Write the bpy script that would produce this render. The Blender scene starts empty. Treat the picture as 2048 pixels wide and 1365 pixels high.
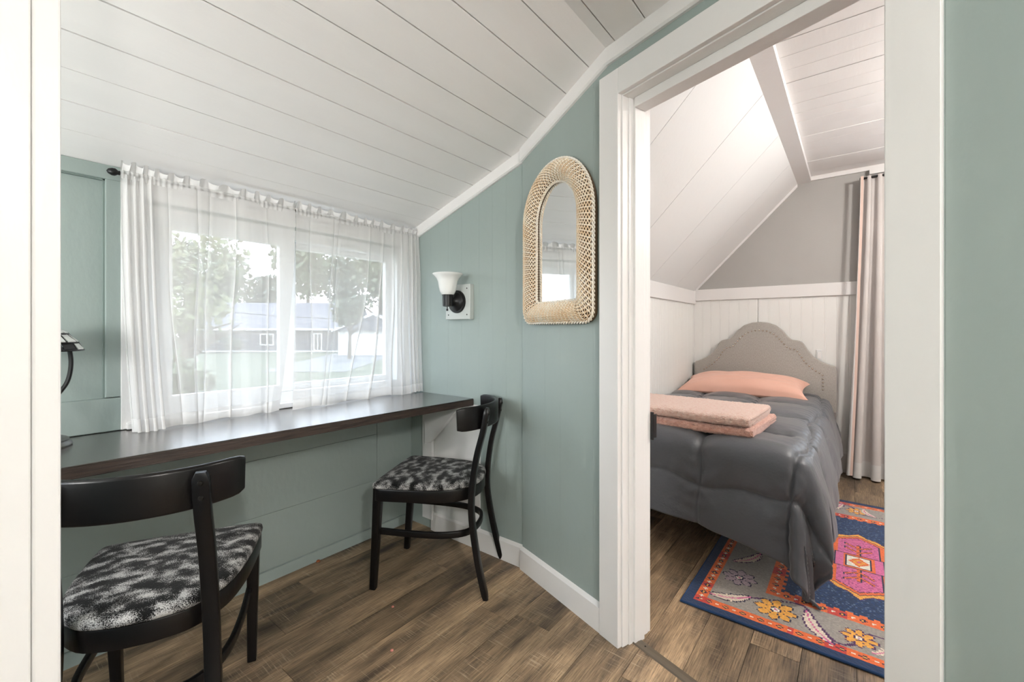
import bpy, bmesh, math, random
import numpy as np
from mathutils import Vector, Matrix
R = math.radians
random.seed(7); np.random.seed(7)
scene = bpy.context.scene
COL = scene.collection

# ------------------------------------------------------------------ camera
F, CX, CY, H = 870.0, 1024.0, 660.5, 1.12          # focal length / centre / horizon in photo pixels, eye height
YAW = math.atan((1706 - 1024) / F)                 # angle of the window wall's direction (world X) to the view
FX, FY = math.cos(YAW), math.sin(YAW)              # view direction
RX, RY = FY, -FX                                   # to the right
cam_d = bpy.data.cameras.new('camera'); cam = bpy.data.objects.new('camera', cam_d); COL.objects.link(cam)
cam_d.sensor_width = 36; cam_d.lens = 36 * F / 2048; cam_d.shift_y = -(682.5 - CY) / 2048
cam_d.clip_start = 0.02; cam_d.clip_end = 500
cam.location = (0, 0, H); cam.rotation_euler = (R(90), 0, math.atan2(-FX, FY))
scene.camera = cam

# ------------------------------------------------------------------ sky, sun, exposure
w = bpy.data.worlds.new('world'); scene.world = w; w.use_nodes = True
nt = w.node_tree; nt.nodes.clear()
wo = nt.nodes.new('ShaderNodeOutputWorld'); bg = nt.nodes.new('ShaderNodeBackground')
tc = nt.nodes.new('ShaderNodeTexCoord'); sx = nt.nodes.new('ShaderNodeSeparateXYZ'); cr = nt.nodes.new('ShaderNodeValToRGB')
cr.color_ramp.elements[0].color = (0.93, 0.95, 1.0, 1); cr.color_ramp.elements[1].color = (0.50, 0.68, 1.0, 1)
cr.color_ramp.elements[1].position = 0.9
nt.links.new(tc.outputs['Generated'], sx.inputs[0]); nt.links.new(sx.outputs['Z'], cr.inputs[0])
nt.links.new(cr.outputs[0], bg.inputs[0]); nt.links.new(bg.outputs[0], wo.inputs[0])
bg.inputs[1].default_value = 4.4
sun_d = bpy.data.lights.new('sun', 'SUN'); sun = bpy.data.objects.new('sun', sun_d); COL.objects.link(sun)
sun_d.energy = 2.0; sun_d.angle = R(3); sun_d.color = (1, .96, .88)
sun.rotation_euler = (R(38), R(0), R(150)); sun.location = (0, 0, 20)
scene.view_settings.view_transform = 'Standard'; scene.view_settings.look = 'None'
scene.view_settings.gamma = 1; scene.view_settings.use_curve_mapping = False
scene.view_settings.exposure = 0.85
HALL_FILL_W, SIDE_FILL_W, BED_W = 62.0, 24.0, 40.0                          # added fill lamps (hall ceiling, dormer floor), bedroom ceiling lamp

# ------------------------------------------------------------------ geometry helpers
class MB:
    """collects shapes, builds ONE mesh object"""
    def __init__(s): s.v = []; s.f = []
    def add(s, vs, fs):
        o = len(s.v); s.v += [tuple(p) for p in vs]; s.f += [[i + o for i in q] for q in fs]; return s
    def box(s, x0, x1, y0, y1, z0, z1):
        return s.add([(x0,y0,z0),(x1,y0,z0),(x1,y1,z0),(x0,y1,z0),(x0,y0,z1),(x1,y0,z1),(x1,y1,z1),(x0,y1,z1)],
                     [(0,3,2,1),(4,5,6,7),(0,1,5,4),(1,2,6,5),(2,3,7,6),(3,0,4,7)])
    def prism(s, pts, a):
        """extrude polygon pts (3D) by vector a"""
        n = len(pts); P = [Vector(p) for p in pts]; A = Vector(a)
        fs = [list(range(n))[::-1], [i + n for i in range(n)]] + [(i, (i+1) % n, (i+1) % n + n, i + n) for i in range(n)]
        return s.add(P + [p + A for p in P], fs)
    def sweep(s, path, prof, up=(0,0,1), closed=False, cap=True, scale=None):
        """sweep a 2D profile (side, up) along a path"""
        P = [Vector(p) for p in path]; n = len(P); m = len(prof); U = Vector(up); vs = []
        for i, p in enumerate(P):
            if closed: t = P[(i+1) % n] - P[i-1]
            else: t = P[min(i+1, n-1)] - P[max(i-1, 0)]
            t.normalize(); sd = t.cross(U)
            if sd.length < 1e-5: sd = Vector((1,0,0))
            sd.normalize(); u2 = sd.cross(t); k = scale[i] if scale else 1
            kx, ky = k if isinstance(k, tuple) else (k, k)
            for a, b in prof: vs.append(p + sd * (a * kx) + u2 * (b * ky))
        fs = []
        for i in range(n if closed else n - 1):
            for j in range(m):
                fs.append((i*m + j, i*m + (j+1) % m, ((i+1) % n)*m + (j+1) % m, ((i+1) % n)*m + j))
        if cap and not closed: fs += [list(range(m))[::-1], [(n-1)*m + j for j in range(m)]]
        return s.add(vs, fs)
    def tube(s, path, r, k=8, closed=False, up=(0,0,1), scale=None):
        return s.sweep(path, [(r*math.cos(2*math.pi*i/k), r*math.sin(2*math.pi*i/k)) for i in range(k)], up, closed, True, scale)
    def lathe(s, prof, n=24, c=(0,0,0), axis='z', cap=True):
        vs = []; m = len(prof)
        for r, h in prof:
            for i in range(n):
                a = 2*math.pi*i/n; p = (r*math.cos(a), r*math.sin(a), h)
                if axis == 'x': p = (h, r*math.cos(a), r*math.sin(a))
                if axis == 'y': p = (r*math.cos(a), h, r*math.sin(a))
                vs.append((p[0]+c[0], p[1]+c[1], p[2]+c[2]))
        fs = [(i*n + j, i*n + (j+1) % n, (i+1)*n + (j+1) % n, (i+1)*n + j) for i in range(m-1) for j in range(n)]
        if cap: fs += [list(range(n))[::-1], [(m-1)*n + j for j in range(n)]]
        return s.add(vs, fs)
    def build(s, name, m, parent=None, smooth=False, bevel=0, clip=None, fixn=True):
        me = bpy.data.meshes.new(name); me.from_pydata(s.v, [], s.f)
        bm = bmesh.new(); bm.from_mesh(me)
        for co, no in (clip or []):
            bmesh.ops.bisect_plane(bm, geom=bm.verts[:] + bm.edges[:] + bm.faces[:], plane_co=co, plane_no=no, clear_outer=True)
            ed = [e for e in bm.edges if e.is_boundary]
            if ed: bmesh.ops.holes_fill(bm, edges=ed)
        if bevel: bmesh.ops.bevel(bm, geom=bm.edges[:], offset=bevel, segments=2, affect='EDGES', profile=.5)
        if fixn: bmesh.ops.recalc_face_normals(bm, faces=bm.faces[:])
        bm.to_mesh(me); bm.free()
        return link(name, me, m, parent, smooth)
def link(name, me, m, parent=None, smooth=False):
    if m and not me.materials: me.materials.append(m)
    if smooth:
        me.shade_smooth()
        if smooth != 'all': me.set_sharp_from_angle(angle=R(38))
    o = bpy.data.objects.new(name, me); COL.objects.link(o); o.parent = parent
    return o
def tag(o, label=None, cat=None, group=None, kind=None):
    if label: o['label'] = label
    if cat: o['category'] = cat
    if group: o['group'] = group
    if kind: o['kind'] = kind
    return o
def thing(name, label, cat, loc=(0,0,0), rotz=0, group=None, kind=None):
    o = bpy.data.objects.new(name, None); COL.objects.link(o); o.empty_display_size = .05
    o.location = loc; o.rotation_euler = (0, 0, rotz); return tag(o, label, cat, group, kind)
def copy_tree(o, parent=None):
    c = o.copy(); COL.objects.link(c); c.parent = parent
    for ch in list(o.children): copy_tree(ch, c)
    return c
def rrect(w, h, r, k=3):
    """rounded rectangle profile"""
    out = []
    for cx, cy, a0 in ((w/2-r, h/2-r, 0), (-w/2+r, h/2-r, 90), (-w/2+r, -h/2+r, 180), (w/2-r, -h/2+r, 270)):
        for i in range(k+1):
            a = R(a0 + 90*i/k); out.append((cx + r*math.cos(a), cy + r*math.sin(a)))
    return out
def spline(pts, k=8, closed=False):
    P = [Vector(p) for p in pts]; n = len(P); out = []
    for i in range(n if closed else n-1):
        if closed: p0, p1, p2, p3 = P[i-1], P[i], P[(i+1) % n], P[(i+2) % n]
        else: p0, p1, p2, p3 = P[max(i-1,0)], P[i], P[i+1], P[min(i+2,n-1)]
        for j in range(k):
            t = j/k
            out.append(.5*((2*p1) + (p2-p0)*t + (2*p0-5*p1+4*p2-p3)*t*t + (3*p1-p0-3*p2+p3)*t**3))
    if not closed: out.append(P[-1])
    return out
def grid_mesh(name, V, m, parent=None, smooth='all'):
    """V: (n, m, 3) array -> quad grid"""
    n, k = V.shape[:2]
    idx = np.arange(n*k).reshape(n, k)
    q = np.stack([idx[:-1,:-1], idx[1:,:-1], idx[1:,1:], idx[:-1,1:]], -1).reshape(-1, 4)
    me = bpy.data.meshes.new(name); me.from_pydata(V.reshape(-1,3).tolist(), [], q.tolist())
    return link(name, me, m, parent, smooth)

# ------------------------------------------------------------------ materials
def mat(name, col, rough=.5, col2=None, nscale=6, bump=0, bscale=60, stretch=(1,1,1), metallic=0, spec=.5, coord='Object', rnd=0, detail=4, sheen=0):
    m = bpy.data.materials.new(name); m.use_nodes = True; t = m.node_tree; L = t.links.new
    b = t.nodes['Principled BSDF']; b.inputs['Base Color'].default_value = (*col, 1); b.inputs['Roughness'].default_value = rough
    b.inputs['Metallic'].default_value = metallic; b.inputs['Specular IOR Level'].default_value = spec
    if sheen: b.inputs['Sheen Weight'].default_value = sheen
    if col2 or bump:
        c = t.nodes.new('ShaderNodeTexCoord'); mp = t.nodes.new('ShaderNodeMapping'); mp.inputs['Scale'].default_value = stretch
        L(c.outputs[coord], mp.inputs[0])
        if rnd:
            oi = t.nodes.new('ShaderNodeObjectInfo'); mu = t.nodes.new('ShaderNodeMath'); mu.operation = 'MULTIPLY'; mu.inputs[1].default_value = rnd
            L(oi.outputs['Random'], mu.inputs[0]); L(mu.outputs[0], mp.inputs['Location'])
    if col2:
        n = t.nodes.new('ShaderNodeTexNoise'); n.inputs['Scale'].default_value = nscale; n.inputs['Detail'].default_value = detail
        r = t.nodes.new('ShaderNodeValToRGB'); r.color_ramp.elements[0].position = .32; r.color_ramp.elements[1].position = .68
        r.color_ramp.elements[0].color = (*col, 1); r.color_ramp.elements[1].color = (*col2, 1)
        L(mp.outputs[0], n.inputs[0]); L(n.outputs[0], r.inputs[0]); L(r.outputs[0], b.inputs['Base Color'])
    if bump:
        n = t.nodes.new('ShaderNodeTexNoise'); n.inputs['Scale'].default_value = bscale; n.inputs['Detail'].default_value = 3
        bp = t.nodes.new('ShaderNodeBump'); bp.inputs['Strength'].default_value = bump; bp.inputs['Distance'].default_value = .01
        L(mp.outputs[0], n.inputs[0]); L(n.outputs[0], bp.inputs['Height']); L(bp.outputs[0], b.inputs['Normal'])
    return m
def floor_mat():
    m = bpy.data.materials.new('weathered_plank'); m.use_nodes = True; t = m.node_tree; L = t.links.new; N = t.nodes.new
    b = t.nodes['Principled BSDF']; b.inputs['Roughness'].default_value = .48
    c = N('ShaderNodeTexCoord'); oi = N('ShaderNodeObjectInfo'); cb = N('ShaderNodeCombineXYZ'); ad = N('ShaderNodeVectorMath'); mu = N('ShaderNodeMath')
    mu.operation = 'MULTIPLY'; mu.inputs[1].default_value = 37
    L(oi.outputs['Random'], mu.inputs[0]); L(mu.outputs[0], cb.inputs[0]); L(mu.outputs[0], cb.inputs[1]); L(c.outputs['Object'], ad.inputs[0]); L(cb.outputs[0], ad.inputs[1])
    def noise(sc, scale, det, rough=.55):
        mp = N('ShaderNodeMapping'); mp.inputs['Scale'].default_value = sc; L(ad.outputs[0], mp.inputs[0])
        n = N('ShaderNodeTexNoise'); n.inputs['Scale'].default_value = scale; n.inputs['Detail'].default_value = det; n.inputs['Roughness'].default_value = rough
        L(mp.outputs[0], n.inputs[0]); return n.outputs[0]
    big = noise((.9, 5, 1), 2.2, 5); grain = noise((2.5, 60, 1), 4, 4, .7); saw = noise((230, 7, 1), 1, 3, .65); mask = noise((2.2, 4, 1), 2.5, 2)
    def ramp(i, p0, c0, p1, c1):
        r = N('ShaderNodeValToRGB'); r.color_ramp.elements[0].position = p0; r.color_ramp.elements[1].position = p1
        r.color_ramp.elements[0].color = (*c0, 1); r.color_ramp.elements[1].color = (*c1, 1); L(i, r.inputs[0]); return r.outputs[0]
    base = ramp(big, .3, (.042, .029, .021), .66, (.410, .292, .186))
    gr = ramp(grain, .3, (.38, .36, .35), .70, (1.6, 1.55, 1.45))
    mx = N('ShaderNodeMixRGB'); mx.blend_type = 'MULTIPLY'; mx.inputs[0].default_value = 1; L(base, mx.inputs[1]); L(gr, mx.inputs[2])
    # pale saw marks across the board
    sm = ramp(saw, .54, (0,0,0), .70, (1,1,1)); mk = ramp(mask, .42, (0,0,0), .60, (.9,.9,.9))
    ml = N('ShaderNodeMixRGB'); ml.blend_type = 'MULTIPLY'; ml.inputs[0].default_value = 1; L(sm, ml.inputs[1]); L(mk, ml.inputs[2])
    m2 = N('ShaderNodeMixRGB'); L(ml.outputs[0], m2.inputs[0]); L(mx.outputs[0], m2.inputs[1]); m2.inputs[2].default_value = (.46, .36, .25, 1)
    # tone of the whole board
    tn = N('ShaderNodeMapRange'); tn.inputs[3].default_value = .62; tn.inputs[4].default_value = 1.35; L(oi.outputs['Random'], tn.inputs[0])
    m3 = N('ShaderNodeMixRGB'); m3.blend_type = 'MULTIPLY'; m3.inputs[0].default_value = 1; L(m2.outputs[0], m3.inputs[1]); L(tn.outputs[0], m3.inputs[2])
    L(m3.outputs[0], b.inputs['Base Color'])
    bp = N('ShaderNodeBump'); bp.inputs['Strength'].default_value = .25; bp.inputs['Distance'].default_value = .004; L(grain, bp.inputs['Height']); L(bp.outputs[0], b.inputs['Normal'])
    return m
def sheer_mat(name, col, cover, weave=True):
    m = bpy.data.materials.new(name); m.use_nodes = True; t = m.node_tree; L = t.links.new; N = t.nodes.new
    t.nodes.remove(t.nodes['Principled BSDF']); out = t.nodes['Material Output']
    d = N('ShaderNodeBsdfDiffuse'); tr = N('ShaderNodeBsdfTranslucent'); tp = N('ShaderNodeBsdfTransparent')
    for n in (d, tr): n.inputs[0].default_value = (*col, 1)
    a = N('ShaderNodeMixShader'); a.inputs[0].default_value = .12; L(d.outputs[0], a.inputs[1]); L(tr.outputs[0], a.inputs[2])
    b = N('ShaderNodeMixShader'); b.inputs[0].default_value = cover; L(tp.outputs[0], b.inputs[1]); L(a.outputs[0], b.inputs[2])
    if weave:
        c = N('ShaderNodeTexCoord'); mp = N('ShaderNodeMapping'); mp.inputs['Scale'].default_value = (8, 8, 1.5); n = N('ShaderNodeTexNoise')
        n.inputs['Scale'].default_value = 6; L(c.outputs['Object'], mp.inputs[0]); L(mp.outputs[0], n.inputs[0])
        r = N('ShaderNodeMapRange'); r.inputs[1].default_value = .3; r.inputs[2].default_value = .7; r.inputs[3].default_value = cover - .015; r.inputs[4].default_value = cover + .015
        L(n.outputs[0], r.inputs[0]); L(r.outputs[0], b.inputs[0])
    L(b.outputs[0], out.inputs[0]); return m
def glass_mat(name):
    m = bpy.data.materials.new(name); m.use_nodes = True; t = m.node_tree; L = t.links.new; N = t.nodes.new
    t.nodes.remove(t.nodes['Principled BSDF'])
    tp = N('ShaderNodeBsdfTransparent'); tp.inputs[0].default_value = (.95, .97, .96, 1); g = N('ShaderNodeBsdfGlossy'); g.inputs['Roughness'].default_value = .02
    x = N('ShaderNodeMixShader'); x.inputs[0].default_value = .05; L(tp.outputs[0], x.inputs[1]); L(g.outputs[0], x.inputs[2]); L(x.outputs[0], t.nodes['Material Output'].inputs[0])
    return m
def emit_mat(name, col, s):
    m = bpy.data.materials.new(name); m.use_nodes = True; b = m.node_tree.nodes['Principled BSDF']
    b.inputs['Base Color'].default_value = (*col, 1); b.inputs['Emission Color'].default_value = (*col, 1); b.inputs['Emission Strength'].default_value = s; return m

M = {}
M['teal'] = mat('teal_paint', (.305, .362, .342), .42, (.330, .390, .369), 2.5, .12, 45, (1,1,.5))
M['teal_gap'] = mat('teal_joint', (.20, .25, .23), .6)
M['white'] = mat('white_gloss_paint', (.81, .788, .775), .33, (.84, .818, .805), 3, .12, 40, (1,1,.4))
M['white_board'] = mat('white_board_paint', (.835, .813, .80), .42, (.865, .843, .83), 3, .08, 30, (.5,3,3), rnd=20)
M['white_flat'] = mat('white_panel_paint', (.79, .785, .775), .5, (.81, .805, .795), 2, .05, 40)
M['bead'] = mat('beadboard_paint', (.85, .84, .815), .42, bump=.05, bscale=40)
M['gap'] = mat('dark_joint', (.035, .033, .03), .9)
M['grey_wall'] = mat('grey_wall_paint', (.42, .405, .385), .6, (.44, .425, .405), 3, .05, 80)
M['plank'] = floor_mat()
M['desk'] = mat('dark_stained_wood', (.020, .0155, .013), .36, (.046, .034, .028), 5, .10, 12, (2,30,6), spec=.9)
M['desk'].node_tree.nodes['Principled BSDF'].inputs['Roughness'].default_value = .27
M['desk'].node_tree.nodes['Principled BSDF'].inputs['Coat Weight'].default_value = .9
M['desk'].node_tree.nodes['Principled BSDF'].inputs['Coat Roughness'].default_value = .22
M['desk_edge'] = mat('dark_wood_edge', (.016, .011, .009), .5, (.055, .034, .026), 6, .25, 14, (1.5,20,30))
M['black_wood'] = mat('black_lacquer', (.0028, .0028, .0034), .30, (.006, .0048, .0044), 4, .05, 30, (3,3,1), spec=.30)
M['black_metal'] = mat('black_metal', (.012, .012, .013), .35, metallic=.4)
M['bolt'] = mat('dark_bolt', (.03, .028, .026), .3, metallic=.9)
M['glide'] = mat('chair_glide', (.02, .018, .016), .5)
M['mirror'] = mat('mirror_glass', (.92, .93, .93), .015, metallic=1)
M['wicker'] = mat('wicker_strand', (.88, .76, .60), .55, (.82, .59, .37), 16, .2, 200)
M['wicker_w'] = mat('whitewashed_wicker', (.87, .83, .77), .55, (.85, .74, .60), 14)
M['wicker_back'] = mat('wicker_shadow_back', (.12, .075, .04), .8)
M['shade'] = mat('frosted_shade_glass', (.86, .86, .84), .25)
M['shade'].node_tree.nodes['Principled BSDF'].inputs['Subsurface Weight'].default_value = .0
M['plate'] = mat('sconce_plate_paint', (.54, .57, .55), .45)
M['sheer'] = sheer_mat('sheer_white_voile', (.82, .81, .805), .60)
M['sheer_hem'] = sheer_mat('sheer_voile_doubled', (.82, .81, .805), .78)
M['glass'] = glass_mat('window_glass')
M['vinyl'] = mat('white_vinyl', (.78, .78, .775), .35)
M['comforter'] = mat('charcoal_comforter', (.066, .070, .080), .44, (.081, .085, .096), 3, .12, 90, sheen=.25)
M['peach'] = mat('peach_cotton', (.76, .43, .33), .75, (.80, .47, .37), 4, .08, 40, sheen=.2)
M['sherpa'] = mat('pink_sherpa', (.66, .32, .24), .95, (.82, .50, .40), 60, .9, 170, sheen=.5)
M['sherpa_l'] = mat('pale_pink_sherpa', (.80, .50, .40), .95, (.87, .64, .54), 60, .9, 170, sheen=.5)
M['linen'] = mat('grey_linen', (.34, .315, .285), .85, (.44, .41, .375), 220, .25, 300, (1,1.0,.35), sheen=.2)
M['nail'] = mat('nailhead', (.55, .50, .43), .25, metallic=1)
M['mattress'] = mat('mattress_cloth', (.35, .35, .36), .8)
M['drape'] = mat('beige_drape', (.57, .530, .51), .7, (.61, .57, .55), 5, .08, 120)
M['drape_lining'] = mat('drape_lining', (.66, .645, .63), .6)
M['drape_pink'] = mat('drape_hem_pink', (.66, .49, .42), .7)
M['strip'] = mat('threshold_brown', (.125, .098, .07), .45)
M['black'] = mat('black_latch', (.008, .008, .009), .4)
M['stainedglass_w'] = mat('white_opal_glass', (.75, .77, .75), .2)
M['lead'] = mat('lead_came', (.02, .02, .022), .35, metallic=.5)
M['pewter'] = mat('lamp_base_pewter', (.16, .16, .15), .4, metallic=.6)
M['lampglow'] = emit_mat('lamp_diffuser', (1, .95, .86), 6)
M['crumb'] = mat('pink_crumb', (.6, .22, .18), .7)
M['crumb_o'] = mat('orange_crumb', (.35, .10, .03), .7)
# outdoors
M['grass'] = mat('lawn', (0.053, 0.065, 0.031), .9, (0.084, 0.093, 0.050), .5, .3, 8)
M['leaf'] = mat('leaf_green', (0.084, 0.102, 0.054), .6, (0.150, 0.168, 0.090), .7)
M['leaf_y'] = mat('leaf_yellow_green', (0.102, 0.120, 0.048), .6, (0.168, 0.174, 0.078), .9)
M['leaf_d'] = mat('leaf_dark', (0.068, 0.081, 0.053), .6, (0.124, 0.140, 0.087), .6)
M['bark'] = mat('bark', (0.080, 0.064, 0.048), .9, (0.136, 0.112, 0.088), 3)
M['roof'] = mat('grey_shingle', (0.105, 0.102, 0.118), .9, (0.143, 0.136, 0.155), 1.2, stretch=(1,1,4))
M['siding'] = mat('lilac_grey_siding', (0.084, 0.084, 0.098), .8)
M['housewhite'] = mat('house_white', (0.615, 0.615, 0.600), .6)
M['darkglass'] = mat('dark_window_glass', (.03, .035, .04), .1)
M['asphalt'] = mat('driveway', (0.150, 0.147, 0.144), .9)

# ------------------------------------------------------------------ plan (metres; X along the window wall, Y towards it)
XS = 1.652            # side wall with the sconce
Y0 = 2.06             # window wall
K = (1.64, 1.223)     # where the side wall turns into the door wall
DD = (.31564, .94888) # door wall direction
DN = (.94888, -.31564)# its normal, into the bedroom
DROT = math.atan2(-DD[1], -DD[0])   # local x runs along the door wall towards the viewer, local y into the bedroom
XG = 4.31             # gable wall of the bedroom
YK = 1.187            # knee wall of the bedroom
XL, YB = -1.25, -2.3  # left and back ends of the hall
def zc(y): return 1.688 + .335 * (2.06 - y) if y > .705 else 2.142     # hall ceiling
def dpt(t, n=0, z=0): return (K[0] - t*DD[0] + n*DN[0], K[1] - t*DD[1] + n*DN[1], z)
def dwall(name, label, cat='wall', **k): return thing(name, label, cat, (K[0], K[1], 0), DROT, **k)
CLIP_HALL = [((K[0] + .03*DN[0], K[1] + .03*DN[1], 0), (DN[0], DN[1], 0))]
CLIP_BED = [((K[0] + .07*DN[0], K[1] + .07*DN[1], 0), (-DN[0], -DN[1], 0))]

# ------------------------------------------------------------------ floor of planks
fl = tag(MB().box(XL, XG, YB, Y0, -.06, -.010).build('floor', M['gap']), 'weathered brown wood plank floor running through hall and bedroom', 'floor', kind='structure')
PW = .150; row = 0; y = 1.94 + PW; cache = {}
joints = {0: .55, 1: .937, 2: .746, 3: .20, 7: 1.357, 8: 1.795, 9: .95}
while y > YB:
    y1 = min(y, Y0); y0 = max(y - PW, YB)
    off = joints.get(row, random.uniform(-1.2, 0)); 
    while off > XL: off -= 1.22
    x = off
    while x < XG - .01:
        a, b = max(x, XL), min(x + 1.22, XG)
        if b - a > .03:
            key = (round(b-a, 3), round(y1-y0, 3))
            if key not in cache:
                g = .0008; wd, dp = key
                o = MB().box(g, wd-g, g, dp-g, -.0100, 0).build('plank', M['plank'], fl); cache[key] = o.data
            else: o = link('plank', cache[key], None, fl)
            o.location = (a, y0, 0)
        x += 1.22
    y -= PW; row += 1

# ------------------------------------------------------------------ hall ceiling of boards
ce = thing('ceiling', 'white painted board ceiling of the hall, sloping down to the window', 'ceiling', kind='structure')
MB().prism([(XL, Y0+.02, zc(Y0+.02)+.006), (XL, .705, 2.148), (XL, YB, 2.148), (XL, YB, 2.25), (XL, .69, 2.25), (XL, Y0+.02, zc(Y0)+.10)], (XS+.02-XL, 0, 0)).build('backing', M['gap'], ce, clip=CLIP_HALL)
edges = [Y0+.015, 1.907]
while edges[-1] > YB + .13:
    e = edges[-1] - .1245
    edges.append(e)
edges.append(YB)
for i in range(len(edges)-1):
    a, b = edges[i], edges[i+1]; g = .002 if i else .0005
    dz = random.uniform(-.0015, .0015)
    P = [(a-g, zc(a-g)), (b+g, zc(b+g))]
    if a > .705 > b: P = [(a-g, zc(a-g)), (.705, 2.142), (b+g, zc(b+g))]
    poly = [(XL, yy, zz+dz) for yy, zz in P] + [(XL, yy, zz+.022) for yy, zz in P[::-1]]
    MB().prism(poly, (XS+.02-XL, 0, 0)).build('board', M['white_board'], ce, clip=CLIP_HALL)

# ------------------------------------------------------------------ window wall with teal panels
ww = thing('wall_window', 'teal painted window wall with framed panel beside the sheer curtains', 'wall', kind='structure')
WX0, WX1, WZ0, WZ1 = .40, 1.60, .79, 1.585         # opening
mb = MB().box(XL, WX0, Y0, Y0+.14, 0, 1.75).box(WX1, XS+.1, Y0, Y0+.14, 0, 1.75).box(WX0, WX1, Y0, Y0+.14, 0, WZ0).box(WX0, WX1, Y0, Y0+.14, WZ1, 1.75)
mb.build('wall_body', M['teal'], ww)
fy = Y0 - .022
MB().box(.317, .372, fy, Y0, .885, 1.645).build('stile', M['teal'], ww, bevel=.002)
MB().box(XL, .372, fy, Y0, 1.645, 1.694).build('top_rail', M['teal'], ww, bevel=.002)
MB().box(XL, .366, fy-.002, Y0, .767, .882).build('bottom_rail', M['teal'], ww, bevel=.002)
MB().box(.312, .317, Y0-.012, Y0, .885, 1.645).build('panel_bead', M['teal_gap'], ww)
MB().box(XL, .317, Y0-.012, Y0, 1.640, 1.645).build('panel_bead', M['teal_gap'], ww)
# below the desk: wide boards and a bottom strip
for za, zb in ((.052, .3012), (.302, .5512), (.552, .73)):
    MB().box(XL, 1.415, Y0-.012, Y0, za, zb).build('board', M['teal'], ww, bevel=.0015)
MB().box(1.419, XS, Y0-.010, Y0, .052, .73).build('board', M['teal'], ww, bevel=.0015)
tag(MB().prism([(XL, Y0, 0), (XL, Y0-.02, 0), (XL, Y0-.018, .010), (XL, Y0-.012, .045), (XL, Y0, .05)], (XS-XL, 0, 0)).build('baseboard_window', M['teal']), 'low teal floor strip along the wall under the desk', 'baseboard', kind='structure')

# window: frame, two sliding sashes, panes, latch
wi = thing('window_1', 'white sliding window behind the sheer curtains', 'window', kind='structure')
def frame_rect(mb, x0, x1, z0, z1, t, ya, yb):
    mb.box(x0, x0+t, ya, yb, z0, z1).box(x1-t, x1, ya, yb, z0, z1).box(x0+t, x1-t, ya, yb, z0, z0+t).box(x0+t, x1-t, ya, yb, z1-t, z1); return mb
frame_rect(MB(), WX0, WX1, WZ0, WZ1, .045, Y0-.005, Y0+.13).build('window_frame', M['vinyl'], wi)
m1 = MB().box(.357, .42, Y0-.028, Y0+.0, .767, 1.60); m1.build('side_casing', M['white'], wi, bevel=.002)
MB().box(1.585, XS-.001, Y0-.024, Y0, .767, 1.60).build('side_casing', M['white'], wi, bevel=.002)
MB().box(.357, XS-.001, Y0-.026, Y0, 1.60, 1.645).build('head_casing', M['white'], wi, bevel=.002)
MB().box(.357, XS-.001, Y0-.012, Y0, 1.647, 1.69).build('head_board', M['white'], wi)
MB().box(.37, XS-.002, Y0-.045, Y0+.10, .767, .79).build('window_sill', M['white'], wi, bevel=.003)
def sash(x0, x1, z0, z1, ya, bl, br, bt, bb):
    s = MB().box(x0, x0+bl, ya, ya+.03, z0, z1).box(x1-br, x1, ya, ya+.03, z0, z1).box(x0+bl, x1-br, ya, ya+.03, z0, z0+bb).box(x0+bl, x1-br, ya, ya+.03, z1-bt, z1).build('sash', M['vinyl'], wi, bevel=.0015)
    MB().box(x0+bl, x1-br, ya+.012, ya+.018, z0+bb, z1-bt).build('pane', M['glass'], s); return s
sash(.447, .985, .835, 1.54, Y0+.015, .068, .07, .03, .03)
sash(.95, 1.555, .835, 1.54, Y0+.055, .058, .035, .03, .03)
MB().box(.905, .945, Y0-.004, Y0+.015, 1.185, 1.225).box(.902, .918, Y0-.012, Y0-.002, 1.195, 1.215).build('latch', M['vinyl'], wi, bevel=.002)

# ------------------------------------------------------------------ side wall (sconce wall): vertical panelling
sw = thing('wall_right', 'teal panelled side wall carrying the sconce', 'wall', kind='structure')
MB().box(XS+.004, XS+.11, K[1]-.03, Y0+.14, 0, 2.3).build('wall_body', M['teal_gap'], sw, clip=[((K[0]+.02*DN[0], K[1]+.02*DN[1], 0), (-DN[0], -DN[1], 0))])
ys = [Y0, 1.877, 1.735, 1.635, 1.51, 1.42, 1.332, K[1]-.002]
for a, b in zip(ys[:-1], ys[1:]):
    top_a, top_b = zc(a)+.02, zc(b)+.02
    MB().prism([(XS, a-.0002, 0), (XS, b+.0002, 0), (XS, b+.0002, top_b), (XS, a-.0002, top_a)], (.012, 0, 0)).build('panel', M['teal'], sw)
# unpainted white panel below the desk end with its cleat
MB().box(XS-.004, XS, 1.50, 1.845, .10, .733).build('lower_panel', M['white_flat'], sw)
tag(MB().box(XS-.016, XS, K[1]+.005, 1.86, 0, .092).prism([(XS-.016, K[1]+.005, .092), (XS, K[1]+.005, .103), (XS, K[1]+.005, .092)], (0, 1.86-K[1], 0)).build('baseboard_right', M['white']), 'white baseboard along the sconce wall behind the corner chair', 'baseboard', kind='structure')
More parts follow.
